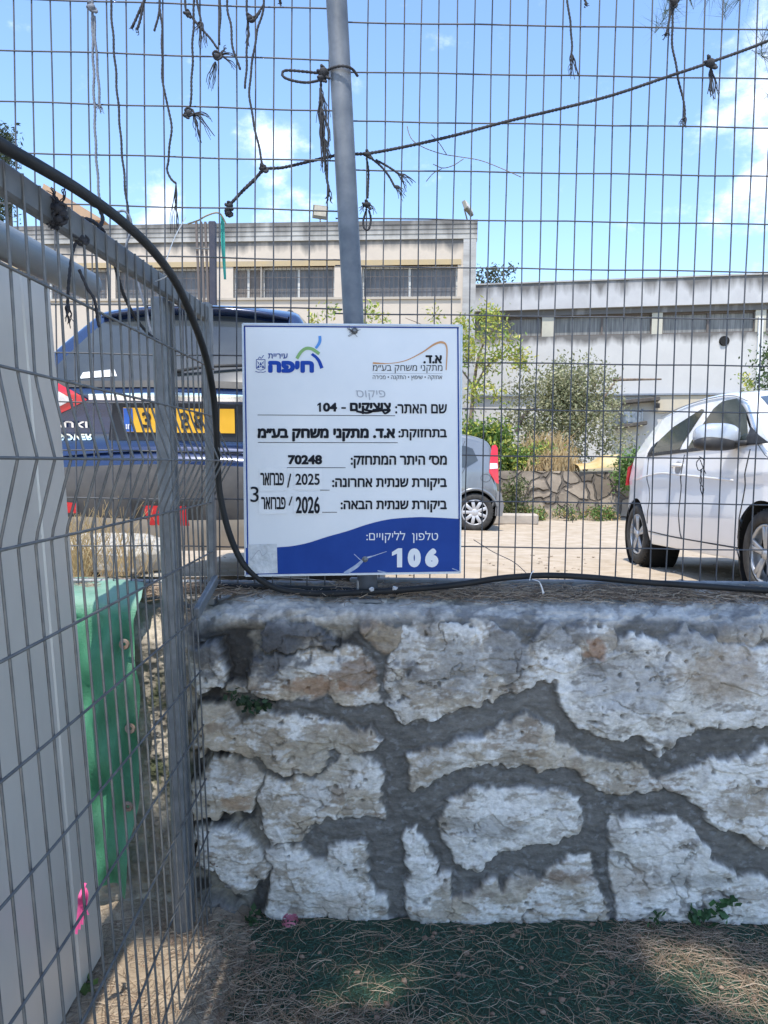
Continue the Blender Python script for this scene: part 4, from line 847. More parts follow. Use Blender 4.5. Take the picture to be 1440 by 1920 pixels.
for ch, cx in [('3', -.150), ('6', -.105), ('0', -.045), ('5', .028), ('2', .06), ('8', .092), ('1', .195)]:
    if ch in '60 2': continue
    if ch == '1': continue
    build('plate_digit', text(ch, cx - .021, cx + .021, .858, .934, digits, .02, mapf=suvmap(.017)), digits, pl, local=True)
white_t = mat('plate_white', (.8, .8, .8), None, rough=.4)
build('plate_letters', text('IL', -.250, -.224, .852, .875, white_t, .02, mapf=suvmap(.0175)), white_t, pl, local=True)
build('badge', text('SUZUKI', -.70, -.44, .855, .885, chrome_m, .03, mapf=suvmap(.010)), chrome_m, suv.root, local=True)
build('badge', text('CROSSOVER', -.74, -.42, .800, .828, chrome_m, .03, shear=.25, mapf=suvmap(.010)), chrome_m, suv.root, local=True)
b = MB(); b.tube([suv.rear_pt(.02, 1.115, .02), suv.rear_pt(-.12, 1.135, .03), suv.rear_pt(-.36, 1.16, .02)], .008, 8); b.lathe([(0, .0), (.022, 0), (.022, .02), (0, .02)], suv.rear_pt(.02, 1.11, .01), 'x', 14); build('wiper', b, trim_m, suv.root, True, local=True)
suv.rear('window_sticker', [(.30, 1.10), (.32, 1.135), (.47, 1.125), (.48, 1.095)], paper_s, .009)

# --- white hatchback, facing the viewer on the right
wh_p = mat('white_paint', (.80, .80, .80), (.83, .83, .83), 2, .2, coat=1.0); glass_g = mat('tinted_glass', (.022, .030, .028), (.045, .058, .052), 2.5, .06, spec=.5)
grd = .195
wc_ = Car('parked_car', (3.335, 7.95, .205), -math.pi / 2, rad(-2.4), 'white hatchback parked nose towards the viewer at the right edge, behind the fence', .80,
    [(.14, .26), (.06, .36), (.03, .52), (.06, .72), (.12, .88), (.17, 1.0), (.26, 1.14), (.45, 1.34), (.62, 1.43), (1.0, 1.475), (1.5, 1.49), (2.0, 1.46), (2.35, 1.36), (2.85, 1.06), (3.0, .98), (3.3, .90), (3.48, .76), (3.56, .55), (3.5, .26)],
    [(.22, .94), (.32, .975), (.50, 1.0), (.72, .985), (.80, 1.0), (.98, .97), (1.05, .955), (1.40, .74), (1.5, .70)], ([0, .25, .7, 2.9, 3.3, 3.6], [.90, .955, 1, 1, .95, .88]), wh_p, glass_g, r=.06, crown=[.10, .10, .08, .07, .05, .04, .03, .03, .04, .05, .07, .1])
wc_.body(lambda x: .215, [(.50, .29, .335), (2.885, .29, .335)], .2)
for x in (.50, 2.885):
    for sg in (-1, 1): wc_.wheel(x, .285, .18, sg, 'alloy', rimsilver)
wc_.side('rear_window', [(.80, 1.035), (.86, 1.12), (1.10, 1.25), (1.55, 1.355), (1.62, 1.34), (1.50, 1.03)], glass_g)
wc_.side('front_window', [(1.66, 1.025), (1.80, 1.33), (1.90, 1.375), (2.15, 1.365), (2.42, 1.24), (2.68, 1.02)], glass_g)
wc_.side('window_frame', [(.76, 1.005), (.78, 1.03), (1.56, 1.026), (2.95, 1.0), (2.93, .985)], trim_m, .008)
wc_.side('quarter_trim', [(2.66, 1.0), (2.62, 1.12), (2.95, .985)], trim_m, .012)
wc_.side('quarter_trim', [(.77, 1.03), (.80, 1.09), (.90, 1.145), (.86, 1.03)], trim_m, .010)
wc_.side('windshield_pillar', [(2.35, 1.33), (2.42, 1.33), (2.95, .995), (2.88, .99)], wh_p, .010)
wc_.front('windshield', [(-.62, 1.02), (-.52, 1.38), (0, 1.41), (.52, 1.38), (.62, 1.02), (0, 1.0)], mat('windshield_glass', (.06, .08, .10), None, rough=.05, coat=.4, spec=.9), .006)
for pts in [[(1.62, .98), (1.60, .7), (1.58, .40), (1.60, .30)], [(2.70, .96), (2.66, .7), (2.60, .45), (2.56, .30)], [(.86, .33), (1.5, .31), (2.55, .30)], [(.80, 1.0), (.84, .80), (.90, .62), (.84, .40)]]:
    wc_.line('door_gap', pts, .0055, trim_m, off=.0)
wc_.line('roof_gutter', [(.60, 1.395), (1.0, 1.425), (1.5, 1.435), (2.0, 1.405), (2.35, 1.32)], .004, mat('gap_grey', (.25, .26, .27), None, rough=.5), off=.001)
wc_.line('body_crease', [(.45, .80), (1.1, .845), (1.6, .82), (2.5, .76)], .007, wh_p, off=.0)
wc_.side('rocker_panel', [(.87, .225), (.87, .31), (2.54, .295), (2.54, .225)], wh_p, .010)
for sg in (-1, 1):
    b = MB(); b.tube(smooth_path([(1.40, sg * (wc_.w(1.4, .9) + .006), .895), (1.46, sg * (wc_.w(1.4, .9) + .030), .90), (1.56, sg * (wc_.w(1.5, .9) + .030), .90), (1.61, sg * (wc_.w(1.6, .9) + .006), .895)], 6), .014, 10); build('door_handle', b, wh_p, wc_.root, True, local=True)
    b = MB(); c = np.array([1.53, sg * (wc_.w(1.5, .87) + .003), .875]); b.lathe([(0, sg * .003), (.05, sg * .003), (.058, 0)], c, 'y', 24); build('handle_cup', b, mat('cup_grey', (.26, .27, .29), None, rough=.3, coat=.6), wc_.root, True, local=True)
    c = np.array([2.50, sg * (wc_.W + .115), 1.055]); b = MB(); b.ico((0, 0, 0), 1, 4); V = b.v[0]; V = np.sign(V) * np.abs(V) ** .72; V = V * np.array([.080, .145, .092]); V[:, 0] -= .02 * (V[:, 1] * sg / .135); V[:, 2] *= np.where(V[:, 2] < 0, .72, 1.0); b.v[0] = V + c
    mir = build('mirror', b, mat('mirror_white_shaded', (.34, .37, .42), (.40, .43, .48), 3, .2, coat=1.0), wc_.root, True, local=True)  # white mirror cap, its shade painted in as a grey-blue colour
    b2 = MB(); b2.ico((0, 0, 0), 1, 3); V = b2.v[0]; V = np.sign(V) * np.abs(V) ** .72; b2.v[0] = V * np.array([.086, .150, .050]) + c + np.array([.004, 0, -.045]); build('mirror_base', b2, trim_m, mir, True, local=True)
    b2 = MB(); b2.bar(c + np.array([.03, -sg * .10, -.045]), (2.66, sg * (wc_.w(2.66, 1.0)), 1.005), .05, .035, bev=.01); build('mirror_arm', b2, trim_m, mir, True, local=True)
    wc_.rear('tail_light', [(sg * .55, .80), (sg * .55, 1.02), (sg * .72, 1.04), (sg * .79, .98), (sg * .79, .80)], red_m, .008)
    wc_.front('headlight', [(sg * .45, .66), (sg * .45, .78), (sg * .74, .88), (sg * .76, .72)], clear_m, .008)
wc_.front('grille', [(-.4, .42), (-.42, .66), (.42, .66), (.4, .42)], trim_m, .008)
b = MB(); b.tube([(.72, 0, 1.45), (.60, 0, 1.60)], .004, 6); build('aerial', b, trim_m, wc_.root, local=True)

wc_.root.scale = (1.05, 1.05, 1.05)
# --- grey hatchback, side on, behind the sign
gr_p = mat('grey_paint', (.17, .185, .20), (.20, .215, .23), 2, .25, .3, coat=1.0)
gc = Car('parked_car', (1.865, 12.35, .158), math.pi, 0, 'silver grey hatchback half hidden behind the right edge of the sign', .83,
    [(.12, .25), (.04, .36), (.0, .50), (.02, .66), (.07, .84), (.10, 1.0), (.13, 1.2), (.18, 1.36), (.30, 1.46), (.6, 1.53), (1.2, 1.58), (1.8, 1.57), (2.3, 1.46), (2.85, 1.08), (3.3, .95), (3.62, .78), (3.70, .5), (3.65, .25)],
    [(.22, .95), (.45, .99), (.66, 1.0), (.95, .975), (1.05, .95), (1.45, .80), (1.6, .72)], ([0, .2, .6, 3.0, 3.7], [.92, .97, 1, 1, .88]), gr_p, glass_d, r=.07, crown=[.10, .09, .08, .07, .05, .04, .03, .03, .05, .07, .1])
gc.body(lambda x: .23, [(.46, .30, .335), (2.82, .30, .335)], .21)
for x in (.46, 2.82):
    for sg in (-1, 1): gc.wheel(x, .295, .18, sg, 'hub', hub_m)
gc.side('rear_window', [(.42, 1.10), (.50, 1.28), (.60, 1.32), (1.3, 1.38), (1.3, 1.0), (.6, .99)], glass_d)
gc.side('front_window', [(1.36, 1.0), (1.36, 1.38), (1.9, 1.38), (2.55, 1.03), (2.55, .98)], glass_d)
gc.side('tail_light', [(.105, 1.30), (.14, 1.35), (.20, 1.33), (.24, 1.05), (.25, .92), (.14, .76), (.095, .74)], red_m, .008)
gc.side('clear_lens', [(.11, .98), (.12, 1.06), (.235, 1.06), (.24, .97)], clear_m, .012)
gc.line('door_gap', [(.62, 1.40), (.66, 1.25), (.62, 1.0), (.78, .72), (.82, .4)], .004, trim_m, off=.0)
gc.line('arch_lip', [(.46 + .36 * math.cos(a), .30 + .36 * math.sin(a)) for a in np.linspace(2.9, .3, 14)], .022, gr_p, off=-.006)
gc.line('fuel_flap', [(.30 + .075 * math.cos(a), .83 + .06 * math.sin(a)) for a in np.linspace(0, 6.28, 20)], .0035, trim_m, (1,), off=.0)
gc.side('door_handle', [(.72, .90), (.72, .925), (.90, .93), (.90, .905)], chrome_m, .02)
gc.side('bumper', [(.02, .24), (.0, .40), (.05, .60), (.12, .64), (.14, .24)], mat('bumper_grey', (.20, .20, .205), None, rough=.45), .006)
# ------------------------------------------------------------------ left building
wall_l = mat('beige_render', (.42, .37, .31), (.34, .30, .255), 2.2, .95, 0, .35, 25, detail=9, contrast=(.3, .75))
corn_m = mat('cornice_concrete', (.40, .395, .385), (.25, .24, .23), 1.6, .95, 0, .4, 18, detail=9, stretch=(1, 1, 4), contrast=(.35, .75))
win_d = mat('dirty_window', (.085, .085, .09), (.15, .145, .15), 1.6, .35, 0, 0, stretch=(2, 1, .5), detail=7)
win_b = mat('boarded_window', (.13, .115, .105), (.21, .185, .17), 2, .7, detail=7)
grille_m = mat('window_grille', (.11, .09, .08), None, rough=.7); frame_m = mat('window_frame_white', (.55, .54, .51), (.45, .44, .42), 6, .6)
def stained(name, c1, c2, zt, depth):
    m = mat(name, c1, c2, 1.5, .95, 0, .3, 18, detail=8, contrast=(.3, .8)); t = m.node_tree; N = t.nodes; b = N['Principled BSDF']; src = b.inputs['Base Color'].links[0].from_socket
    co = N.new('ShaderNodeNewGeometry'); sp = N.new('ShaderNodeSeparateXYZ'); t.links.new(co.outputs['Position'], sp.inputs[0])
    n = N.new('ShaderNodeTexNoise'); n.inputs['Scale'].default_value = 2.6; n.inputs['Detail'].default_value = 8; mp_ = N.new('ShaderNodeMapping'); mp_.inputs['Scale'].default_value = (1, 1, .22); t.links.new(co.outputs['Position'], mp_.inputs[0]); t.links.new(mp_.outputs[0], n.inputs['Vector'])
    a = N.new('ShaderNodeMapRange'); a.inputs['From Min'].default_value = zt - depth; a.inputs['From Max'].default_value = zt; t.links.new(sp.outputs['Z'], a.inputs['Value'])
    ad = N.new('ShaderNodeMath'); ad.operation = 'MULTIPLY_ADD'; ad.inputs[1].default_value = .62; t.links.new(a.outputs[0], ad.inputs[0]); t.links.new(n.outputs['Fac'], ad.inputs[2])
    r = N.new('ShaderNodeMapRange'); r.inputs['From Min'].default_value = .72; r.inputs['From Max'].default_value = 1.05; t.links.new(ad.outputs[0], r.inputs['Value'])
    x = N.new('ShaderNodeMix'); x.data_type = 'RGBA'; x.inputs[7].default_value = (.13, .125, .12, 1); t.links.new(r.outputs[0], x.inputs[0]); t.links.new(src, x.inputs[6]); t.links.new(x.outputs[2], b.inputs['Base Color']); return m
LBa = np.array([2.30, 20.0]); LBd = np.array([-13.15, 1.1]); LBd /= np.linalg.norm(LBd)
lbn = np.array([-LBd[1], LBd[0]]); lbn = lbn if lbn[1] < 0 else -lbn
def LB(px, py, off=0.0):
    """photo point on the facade plane of the left building"""
    v = RCN @ np.array([(px - 720) / FPX, -(py - 960) / FPX, -1.0]); o = LBa + lbn * off
    t = (o @ lbn) / (v[:2] @ lbn); return np.array([0, 0, EYE]) + v * t
def LBw(u, z, off=0.0): q = LBa + LBd * u + lbn * off; return np.array([q[0], q[1], z])
lb = thing('workshop_building', (-4, 21, .2), 'beige rendered workshop building with concrete parapet and barred strip windows, behind the sign', 'building')
def slab(b, fn, u0, u1, z0, z1, o0, o1):
    c = [fn(u, z, o) for u in (u0, u1) for z in (z0, z1) for o in (o0, o1)]
    b.add(c, np.array([[0, 1, 3, 2], [4, 6, 7, 5], [0, 4, 5, 1], [2, 3, 7, 6], [0, 2, 6, 4], [1, 5, 7, 3]])); return b
def u_of(p): return float((p[:2] - LBa) @ LBd)
ztop = LB(860, 413)[2]; zc = LB(800, 449)[2]; zl0 = LB(770, 487)[2]; zw1 = LB(770, 497)[2]; zw0 = LB(770, 557)[2]
wins = [(678, 858, 'd'), (490, 627, 'd'), (437, 489, 'b'), (216, 395, 'd'), (-20, 200, 'd')]
us = sorted((u_of(LB(b_, 520)), u_of(LB(a_, 520)), k) for a_, b_, k in wins)
b = MB(); slab(b, LBw, 0, 24, .0, zw0, 0, -.5); slab(b, LBw, 0, 24, zw1, ztop - .02, 0, -.5)
edges = [0.0] + [x for w_ in us for x in w_[:2]] + [24.0]
for i in range(0, len(edges), 2): slab(b, LBw, edges[i], edges[i + 1], zw0, zw1, -.002, -.5)
slab(b, LBw, 0, 24, .0, ztop - .03, -.55, -9)
build('wall', b, stained('beige_wall', (.52, .45, .375), (.45, .39, .33), zc, .45), lb)
b = MB(); slab(b, LBw, -.06, 24, zc, ztop, .05, -.3)
for k in range(3): zz = zc + (ztop - zc) * (.28 + .25 * k); slab(b, LBw, -.062, 24, zz, zz + .012, .066, .04)
build('parapet', b, stained('stained_parapet', (.42, .41, .39), (.31, .30, .28), ztop, .7), lb)
b = MB(); slab(b, LBw, -.04, .30, 0, zc, .04, -.45); build('corner_pillar', b, corn_m, lb)
b = MB(); slab(b, LBw, .35, 24, zw1 - .0, zl0, .02, -.1); build('lintel', b, mat('lintel_ochre', (.42, .32, .18), (.36, .29, .19), 3, .9), lb)
b = MB(); slab(b, LBw, .35, 24, zw0 - .06, zw0, .05, -.2); build('sill', b, wall_l, lb)
for u0, u1, k in us:
    b = MB(); slab(b, LBw, u0 + .02, u1 - .02, zw0 + .01, zw1 - .01, -.22, -.26); w_ = build('window', b, win_b if k == 'b' else win_d, lb)
    b = MB()
    for (a0, a1) in ((u0, u0 + .05), (u1 - .05, u1), ((u0 + u1) / 2 - .03, (u0 + u1) / 2 + .03)): slab(b, LBw, a0, a1, zw0, zw1, -.16, -.215)
    slab(b, LBw, u0, u1, zw0, zw0 + .05, -.158, -.213); slab(b, LBw, u0, u1, zw1 - .05, zw1, -.158, -.213); build('frame', b, frame_m, w_)
    b = MB()
    for q in np.arange(u0 + .06, u1, .125): b.tube([LBw(q, zw0, -.05), LBw(q, zw1, -.05)], .007, 5, cap=False)
    for z in (zw0 + .22, zw0 + .55): b.tube([LBw(u0, z, -.055), LBw(u1, z, -.055)], .007, 5, cap=False)
    build('grille', b, grille_m, w_)
for i, (px, py, w_, tilt, yaw, lab) in enumerate([(600.5, 409, .40, .25, 0.05, 'square floodlight on the parapet just left of the leaning post'), (877, 402, .36, -.5, .9, 'tilted floodlight on the parapet corner right of the leaning post')]):
    c = LB(px, py - 11, -.1); base = LB(px, 412, -.1); fl = thing('floodlight', tuple(base), lab, 'floodlight', 'floodlights on the parapet')
    R = np.array(Matrix.Rotation(yaw, 3, 'Z') @ Matrix.Rotation(.35 if i else .1, 3, 'Y') @ Matrix.Rotation(tilt, 3, 'X'))
    b = MB(); b.box(c, (w_, .10, w_ * .86), R, .015); hd = build('housing', b, mat('flood_housing', (.16, .15, .12), None, rough=.5), fl)
    b = MB(); b.box(c + R @ np.array([0, -.055, .03]), (w_ * .80, .012, w_ * .60), R); build('lamp_glass', b, mat('flood_glass', (.62, .56, .45), (.5, .46, .4), 8, .2), hd)
    b = MB(); b.tube([base + np.array([0, 0, -.05]), c + R @ np.array([-w_ * .4 if i else 0, .05, -w_ * .3])], .02, 8); build('bracket', b, MATS['flood_housing'], fl)

# ------------------------------------------------------------------ right building
RBa = np.array([2.2, 26.6]); RBd = np.array([9.4, -2.0]); RBd /= np.linalg.norm(RBd); rbn = np.array([RBd[1], -RBd[0]])
def RB(px, py, off=0.0):
    v = RCN @ np.array([(px - 720) / FPX, -(py - 960) / FPX, -1.0]); o = RBa + rbn * off; t = (o @ rbn) / (v[:2] @ rbn); return np.array([0, 0, EYE]) + v * t
def RBw(u, z, off=0.0): q = RBa + RBd * u + rbn * off; return np.array([q[0], q[1], z])
ur = lambda px: float((RB(px, 620)[:2] - RBa) @ RBd)
whitew = mat('white_render', (.50, .495, .485), (.43, .425, .42), 1.3, .95, 0, .3, 20, detail=8, contrast=(.3, .8))
rt = RB(1160, 527)[2]; rf = RB(1160, 577)[2]; rw1 = RB(1160, 588)[2]; rw0 = RB(1160, 628)[2]
rb = thing('hall_building', tuple(RBw(6, .3)), 'long whitewashed hall with stained roof band and strip windows, behind the white car', 'building')
UE = 16.0
b = MB(); slab(b, RBw, -3, UE, -.3, rw0, 0, -.4); slab(b, RBw, -3, UE, rw1, rf, 0, -.4); slab(b, RBw, -3, UE, -.3, rt - .1, -.5, -10)
wr = [(ur(a_), ur(c_)) for a_, c_ in [(800, 884), (890, 1016), (1038, 1222), (1242, 1416), (1436, 1600)]]
ed = [-3] + [x for w_ in wr for x in w_] + [UE]
build('wall', b, stained('hall_wall', (.50, .495, .485), (.44, .435, .43), rw0, .5), rb)
cream = mat('cream_render', (.48, .46, .38), (.40, .385, .33), 2, .95)
for i in range(0, len(ed), 2): b = MB(); slab(b, RBw, ed[i], ed[i + 1], rw0, rw1, -.03, -.35); build('pier', b, cream, rb)
b = MB(); slab(b, RBw, -3.2, UE + .2, rf, rt, .14, -.6); build('roof_band', b, stained('stained_band', (.47, .47, .475), (.36, .36, .37), rt, .75), rb)
b = MB(); slab(b, RBw, -3.2, UE + .2, rt, rt + .05, .18, -.65); build('coping', b, corn_m, rb)
curt = mat('curtain_window', (.10, .10, .095), (.24, .235, .22), 7, .5, 0, 0, stretch=(3, 3, .15), detail=3)
for u0, u1 in wr:
    b = MB(); slab(b, RBw, u0, u1, rw0, rw1, -.20, -.25); w_ = build('window', b, curt, rb); b = MB(); n_ = max(2, round((u1 - u0) / 1.5))
    for q in np.linspace(u0, u1, n_ + 1): slab(b, RBw, q - .03, q + .03, rw0, rw1, -.13, -.195)
    slab(b, RBw, u0, u1, rw0, rw0 + .05, -.128, -.194); slab(b, RBw, u0, u1, rw1 - .06, rw1, -.128, -.194); build('frame', b, grille_m, w_)
ul = ur(1232); zl_ = RB(1290, 738)[2]
b = MB(); slab(b, RBw, ul - 7, UE, zl_ - .06, zl_, .16, -.1); build('ledge', b, mat('ledge_blue', (.16, .19, .24), (.25, .27, .3), 5, .8), rb)
b = MB(); slab(b, RBw, ul, ul + 1.6, zl_ - .62, zl_ - .07, .10, -.1); build('patch', b, mat('patch_cream', (.50, .44, .34), (.44, .4, .33), 4, .9), rb)
b = MB(); slab(b, RBw, ur(1420) , ur(1429), RB(1420, 700)[2] - 3, rw0 + .45, .12, -.1); build('downpipe', b, mat('pipe_white', (.62, .63, .62), None, rough=.5), rb)
b = MB(); c = RB(1359, 639, .03); b.lathe([(.0, -.01), (.13, -.01), (.15, -.02), (.17, .05)], c, 'y', 18); build('vent_hole', b, MATS['wheel_well'], rb)
b = MB()
for (a_, y0_, c_, y1_) in [(1143, 757, 1236, 748), (1150, 802, 1212, 793)]: p0, p1 = RB(a_, y0_, .3), RB(c_, y1_, .3); b.bar(p0, p1, .5, .13, bev=.02)
p0 = RB(1233, 756, .3); b.bar(p0, p0 + np.array([0, 0, -.16]), .14, .06)
sh = build('wall_shelf', b, mat('old_timber', (.05, .045, .042), (.10, .09, .08), 6, .9)); tag(sh, 'dark timber canopy and shelf fixed on the hall wall right of the grey green bush', 'shelf')
b = MB(); p = RB(1183, 784, .25); b.box(p, (.62, .4, .42), bev=.03); b.box(p + np.array([-.12, -.205, .0]), (.26, .02, .28)); b.box(p + np.array([.30, -.2, .05]), (.05, .06, .5))
ac = build('cabinet', b, mat('cabinet_blue', (.10, .13, .17), (.22, .25, .28), 9, .5)); tag(ac, 'small blue grey cabinet standing on the dark wall shelf', 'cabinet')

# distant gabled house at the far left, hills
ho = thing('distant_house', tuple(P(170, 520, 46) * np.array([1, 1, 0])), 'distant pale house with a tiled gable, seen over the side fence rail', 'house'); c0 = wloc(ho)
b = MB(); b.box(c0 + np.array([-.3, 0, 7.3]), (3.0, 5, 14.6)); build('wall', b, wall_l, ho)
b = MB(); hp = [(-2.0, -3, 14.8), (2.0, -3, 14.6), (-1.4, -3, 16.6), (-2.0, 3, 14.8), (2.0, 3, 14.6), (-1.4, 3, 16.6)]
b.add(np.array(hp) + c0, [np.array([[0, 1, 2], [3, 5, 4]]), np.array([[0, 2, 5, 3], [1, 4, 5, 2], [0, 3, 4, 1]])]); build('roof', b, mat('roof_tan', (.45, .30, .19), (.38, .25, .16), 2, .9), ho)

# ------------------------------------------------------------------ far stone wall, kerb, slab
stm = mat('field_stone', (.19, .15, .11), (.28, .225, .165), 3.5, .95, 0, .8, 14, detail=8)
vt = stm.node_tree; vn = vt.nodes.new('ShaderNodeTexVoronoi'); vn.feature = 'DISTANCE_TO_EDGE'; vn.inputs['Scale'].default_value = 2.7; vn.inputs['Randomness'].default_value = .9
wp = vt.nodes.new('ShaderNodeTexNoise'); wp.inputs['Scale'].default_value = 2.2; vm = vt.nodes.new('ShaderNodeVectorMath'); vm.operation = 'MULTIPLY_ADD'; vm.inputs[1].default_value = (.35, .35, .35)
tco = vt.nodes.new('ShaderNodeTexCoord'); vt.links.new(tco.outputs['Object'], wp.inputs['Vector']); vt.links.new(wp.outputs['Color'], vm.inputs[0]); vt.links.new(tco.outputs['Object'], vm.inputs[2]); vt.links.new(vm.outputs[0], vn.inputs['Vector'])
mr_ = vt.nodes.new('ShaderNodeMapRange'); mr_.inputs['From Min'].default_value = .02; mr_.inputs['From Max'].default_value = .075; vt.links.new(vn.outputs['Distance'], mr_.inputs['Value'])
mxs = vt.nodes.new('ShaderNodeMix'); mxs.data_type = 'RGBA'; pb = vt.nodes['Principled BSDF']; src = pb.inputs['Base Color'].links[0].from_socket; mxs.inputs[6].default_value = (.12, .10, .08, 1)
vc = vt.nodes.new('ShaderNodeTexVoronoi'); vc.inputs['Scale'].default_value = 2.7; vc.inputs['Randomness'].default_value = .9; vt.links.new(vm.outputs[0], vc.inputs['Vector'])
hv = vt.nodes.new('ShaderNodeHueSaturation'); hv.inputs['Hue'].default_value = .5; hv.inputs['Saturation'].default_value = .9; sv = vt.nodes.new('ShaderNodeSeparateXYZ'); vt.links.new(vc.outputs['Color'], sv.inputs[0])
mv = vt.nodes.new('ShaderNodeMapRange'); mv.inputs['To Min'].default_value = .55; mv.inputs['To Max'].default_value = 1.35; vt.links.new(sv.outputs[0], mv.inputs['Value']); vt.links.new(mv.outputs[0], hv.inputs['Value']); vt.links.new(src, hv.inputs['Color'])
vt.links.new(hv.outputs[0], mxs.inputs[7]); vt.links.new(mr_.outputs[0], mxs.inputs[0]); vt.links.new(mxs.outputs[2], pb.inputs['Base Color'])
bp_ = vt.nodes.new('ShaderNodeBump'); bp_.inputs['Strength'].default_value = 1; bp_.inputs['Distance'].default_value = .06; vt.links.new(mr_.outputs[0], bp_.inputs['Height']); old = pb.inputs['Normal'].links[0].from_socket; vt.links.new(old, bp_.inputs['Normal']); vt.links.new(bp_.outputs[0], pb.inputs['Normal'])
X, Z = np.meshgrid(np.linspace(-8, 5.1, 200), np.linspace(-.05, 1.0, 24), indexing='ij')
Yw = 15.0 - .10 * (X - 3) + .12 * (fbm(X * 2.2, Z * 2.2, 4, 301) - .5) + .14 * (Z - .5); Zt = Z * (1 + .10 * (fbm(X * 1.1, X * 0, 3, 311) - .5)) + .06
b = MB(); b.grid(np.stack([X, Yw, Zt], -1), flip=True)
b.grid(np.stack([np.stack([X[:, -1], Yw[:, -1], Zt[:, -1]], -1), np.stack([X[:, -1], Yw[:, -1] + .4, Zt[:, -1] - .01], -1)], 1), flip=True)
b.grid(np.stack([np.stack([X[-1], Yw[-1], Zt[-1]], -1), np.stack([X[-1], Yw[-1] + .5, Zt[-1]], -1)], 1))
o = build('field_stone_wall', b, stm, smooth=True); tag(o, 'low brown field stone wall across the parking lot between the grey and white cars', 'wall')
soil = mat('garden_soil', (.32, .26, .17), (.22, .19, .11), 1.2, .95, 0, .6, 20)
sheet('garden_terrain', np.linspace(-14, 24, 60), np.linspace(15.15, 30, 40), lambda X, Y: .98 + .02 * (Y - 15) + 0 * X - 1.1 * sstep(5.0, 6.5, X) * sstep(17.5, 16, Y), soil, .25, .8)
kerb = MB(); kx = np.linspace(-6, 2.75, 40)
for i in range(5):
    a0, a1 = -6 + i * 1.75, -6 + (i + 1) * 1.75 - .03; kerb.box(((a0 + a1) / 2, 13.2 + .04 * math.sin(i * 3), .235), (a1 - a0, .22, .20), np.array(Matrix.Rotation(.02 * math.sin(i * 5), 3, 'Z')), .03)
o = build('kerb', kerb, mat('kerb_stone', (.42, .37, .31), (.32, .28, .24), 5, .95, 0, .5, 30)); struct(o)
b = MB(); G = []
for t in np.linspace(0, 1, 20):
    cx, cz = P(1075 + 90 * t, 880 - 6 * t, 15.4)[[0, 2]]; hh = .11 + .14 * sstep(.35, .6, np.array([t]))[0]
    G.append([(cx, 15.4 + .5 * math.cos(a) , cz + hh * math.sin(a)) for a in np.linspace(0, math.pi, 14)][::-1])
b.grid(np.array(G)); o = build('yellow_cushion', b, mat('yellow_foam', (.42, .28, .10), (.50, .42, .24), 3, .8), smooth=True); tag(o, 'faded yellow foam cushion lying on top of the field stone wall', 'cushion')
for (px, py, sx, sy, sz, rz_, lab) in [(222, 1036, .36, .30, .10, .2, 'pale broken concrete slab lying behind the side fence under the blue car'), (262, 1072, .26, .2, .05, -.3, 'small flat pale stone in front of the broken slab')]:
    c = P(px, py, 2.75); b = MB(); b.ico((0, 0, 0), 1, 3); v_ = b.v[0]; v_ = np.sign(v_) * np.abs(v_) ** .45 * np.array([sx, sy, sz]) * .5; v_ = v_ + .012 * (np.stack([fbm(v_[:, 0] * 16 + 3, v_[:, 1] * 16 + q_, 3, 600 + q_) for q_ in range(3)], 1) - .5) * 2; b.v[0] = v_ @ np.array(Matrix.Rotation(rz_, 3, 'Z') @ Matrix.Rotation(.12, 3, 'X') @ Matrix.Rotation(.06, 3, 'Y')).T + np.array([c[0], 2.75, c[2]]); o = build('concrete_slab', b, mat('slab_stone', (.46, .43, .37), (.34, .31, .26), 9, .95, 0, .6, 30)); tag(o, lab, 'slab', 'rubble behind the fence')
# dark post with thin bars standing behind the fence (a stack of posts)
pb2 = thing('fence_offcut', tuple(P(402, 900, 9.0)), 'dark square post with four thin rusty bars standing beyond the blue car', 'bars')
for px in (368, 377, 385, 393): b = MB(); b.bar(P(px, 416, 9.0), P(px + 11, 700, 9.0), .026, .026); build('bar', b, grille_m, pb2)
b = MB(); b.bar(P(399, 416, 9.0), P(402, 900, 9.0), .075, .075, bev=.006); build('post', b, mat('dark_post', (.02, .024, .045), (.04, .04, .055), 10, .6), pb2)
b = MB(); b.bar(P(366, 466, 8.97), P(398, 467, 8.97), .012, .012); build('binding_wire', b, wire_old, pb2)
b = MB(); b.grid(np.array([[P(x - w_, y, 2.14), P(x + w_, y, 2.14)] for x, y, w_ in [(415, 404, 2), (417, 410, 3.5), (418, 450, 4), (420, 490, 3), (422, 524, 2.2)]])); o = build('green_strap', b, mat('teal_strap', (.01, .22, .19), (.02, .3, .26), 20, .6)); tag(o, 'teal green strap end hanging on the fence beside the dark post', 'strap')
b = MB(); b.tube(smooth_path([P(x, y, 2.13) for x, y in [(352, 420), (372, 413), (386, 405), (404, 399), (414, 402), (420, 412), (424, 420)]], 8), .0022, 6); o = build('loose_wire', b, MATS['garden_soil'], smooth=True); tag(o, 'pale loose wire bent over the fence above the dark post', 'wire')

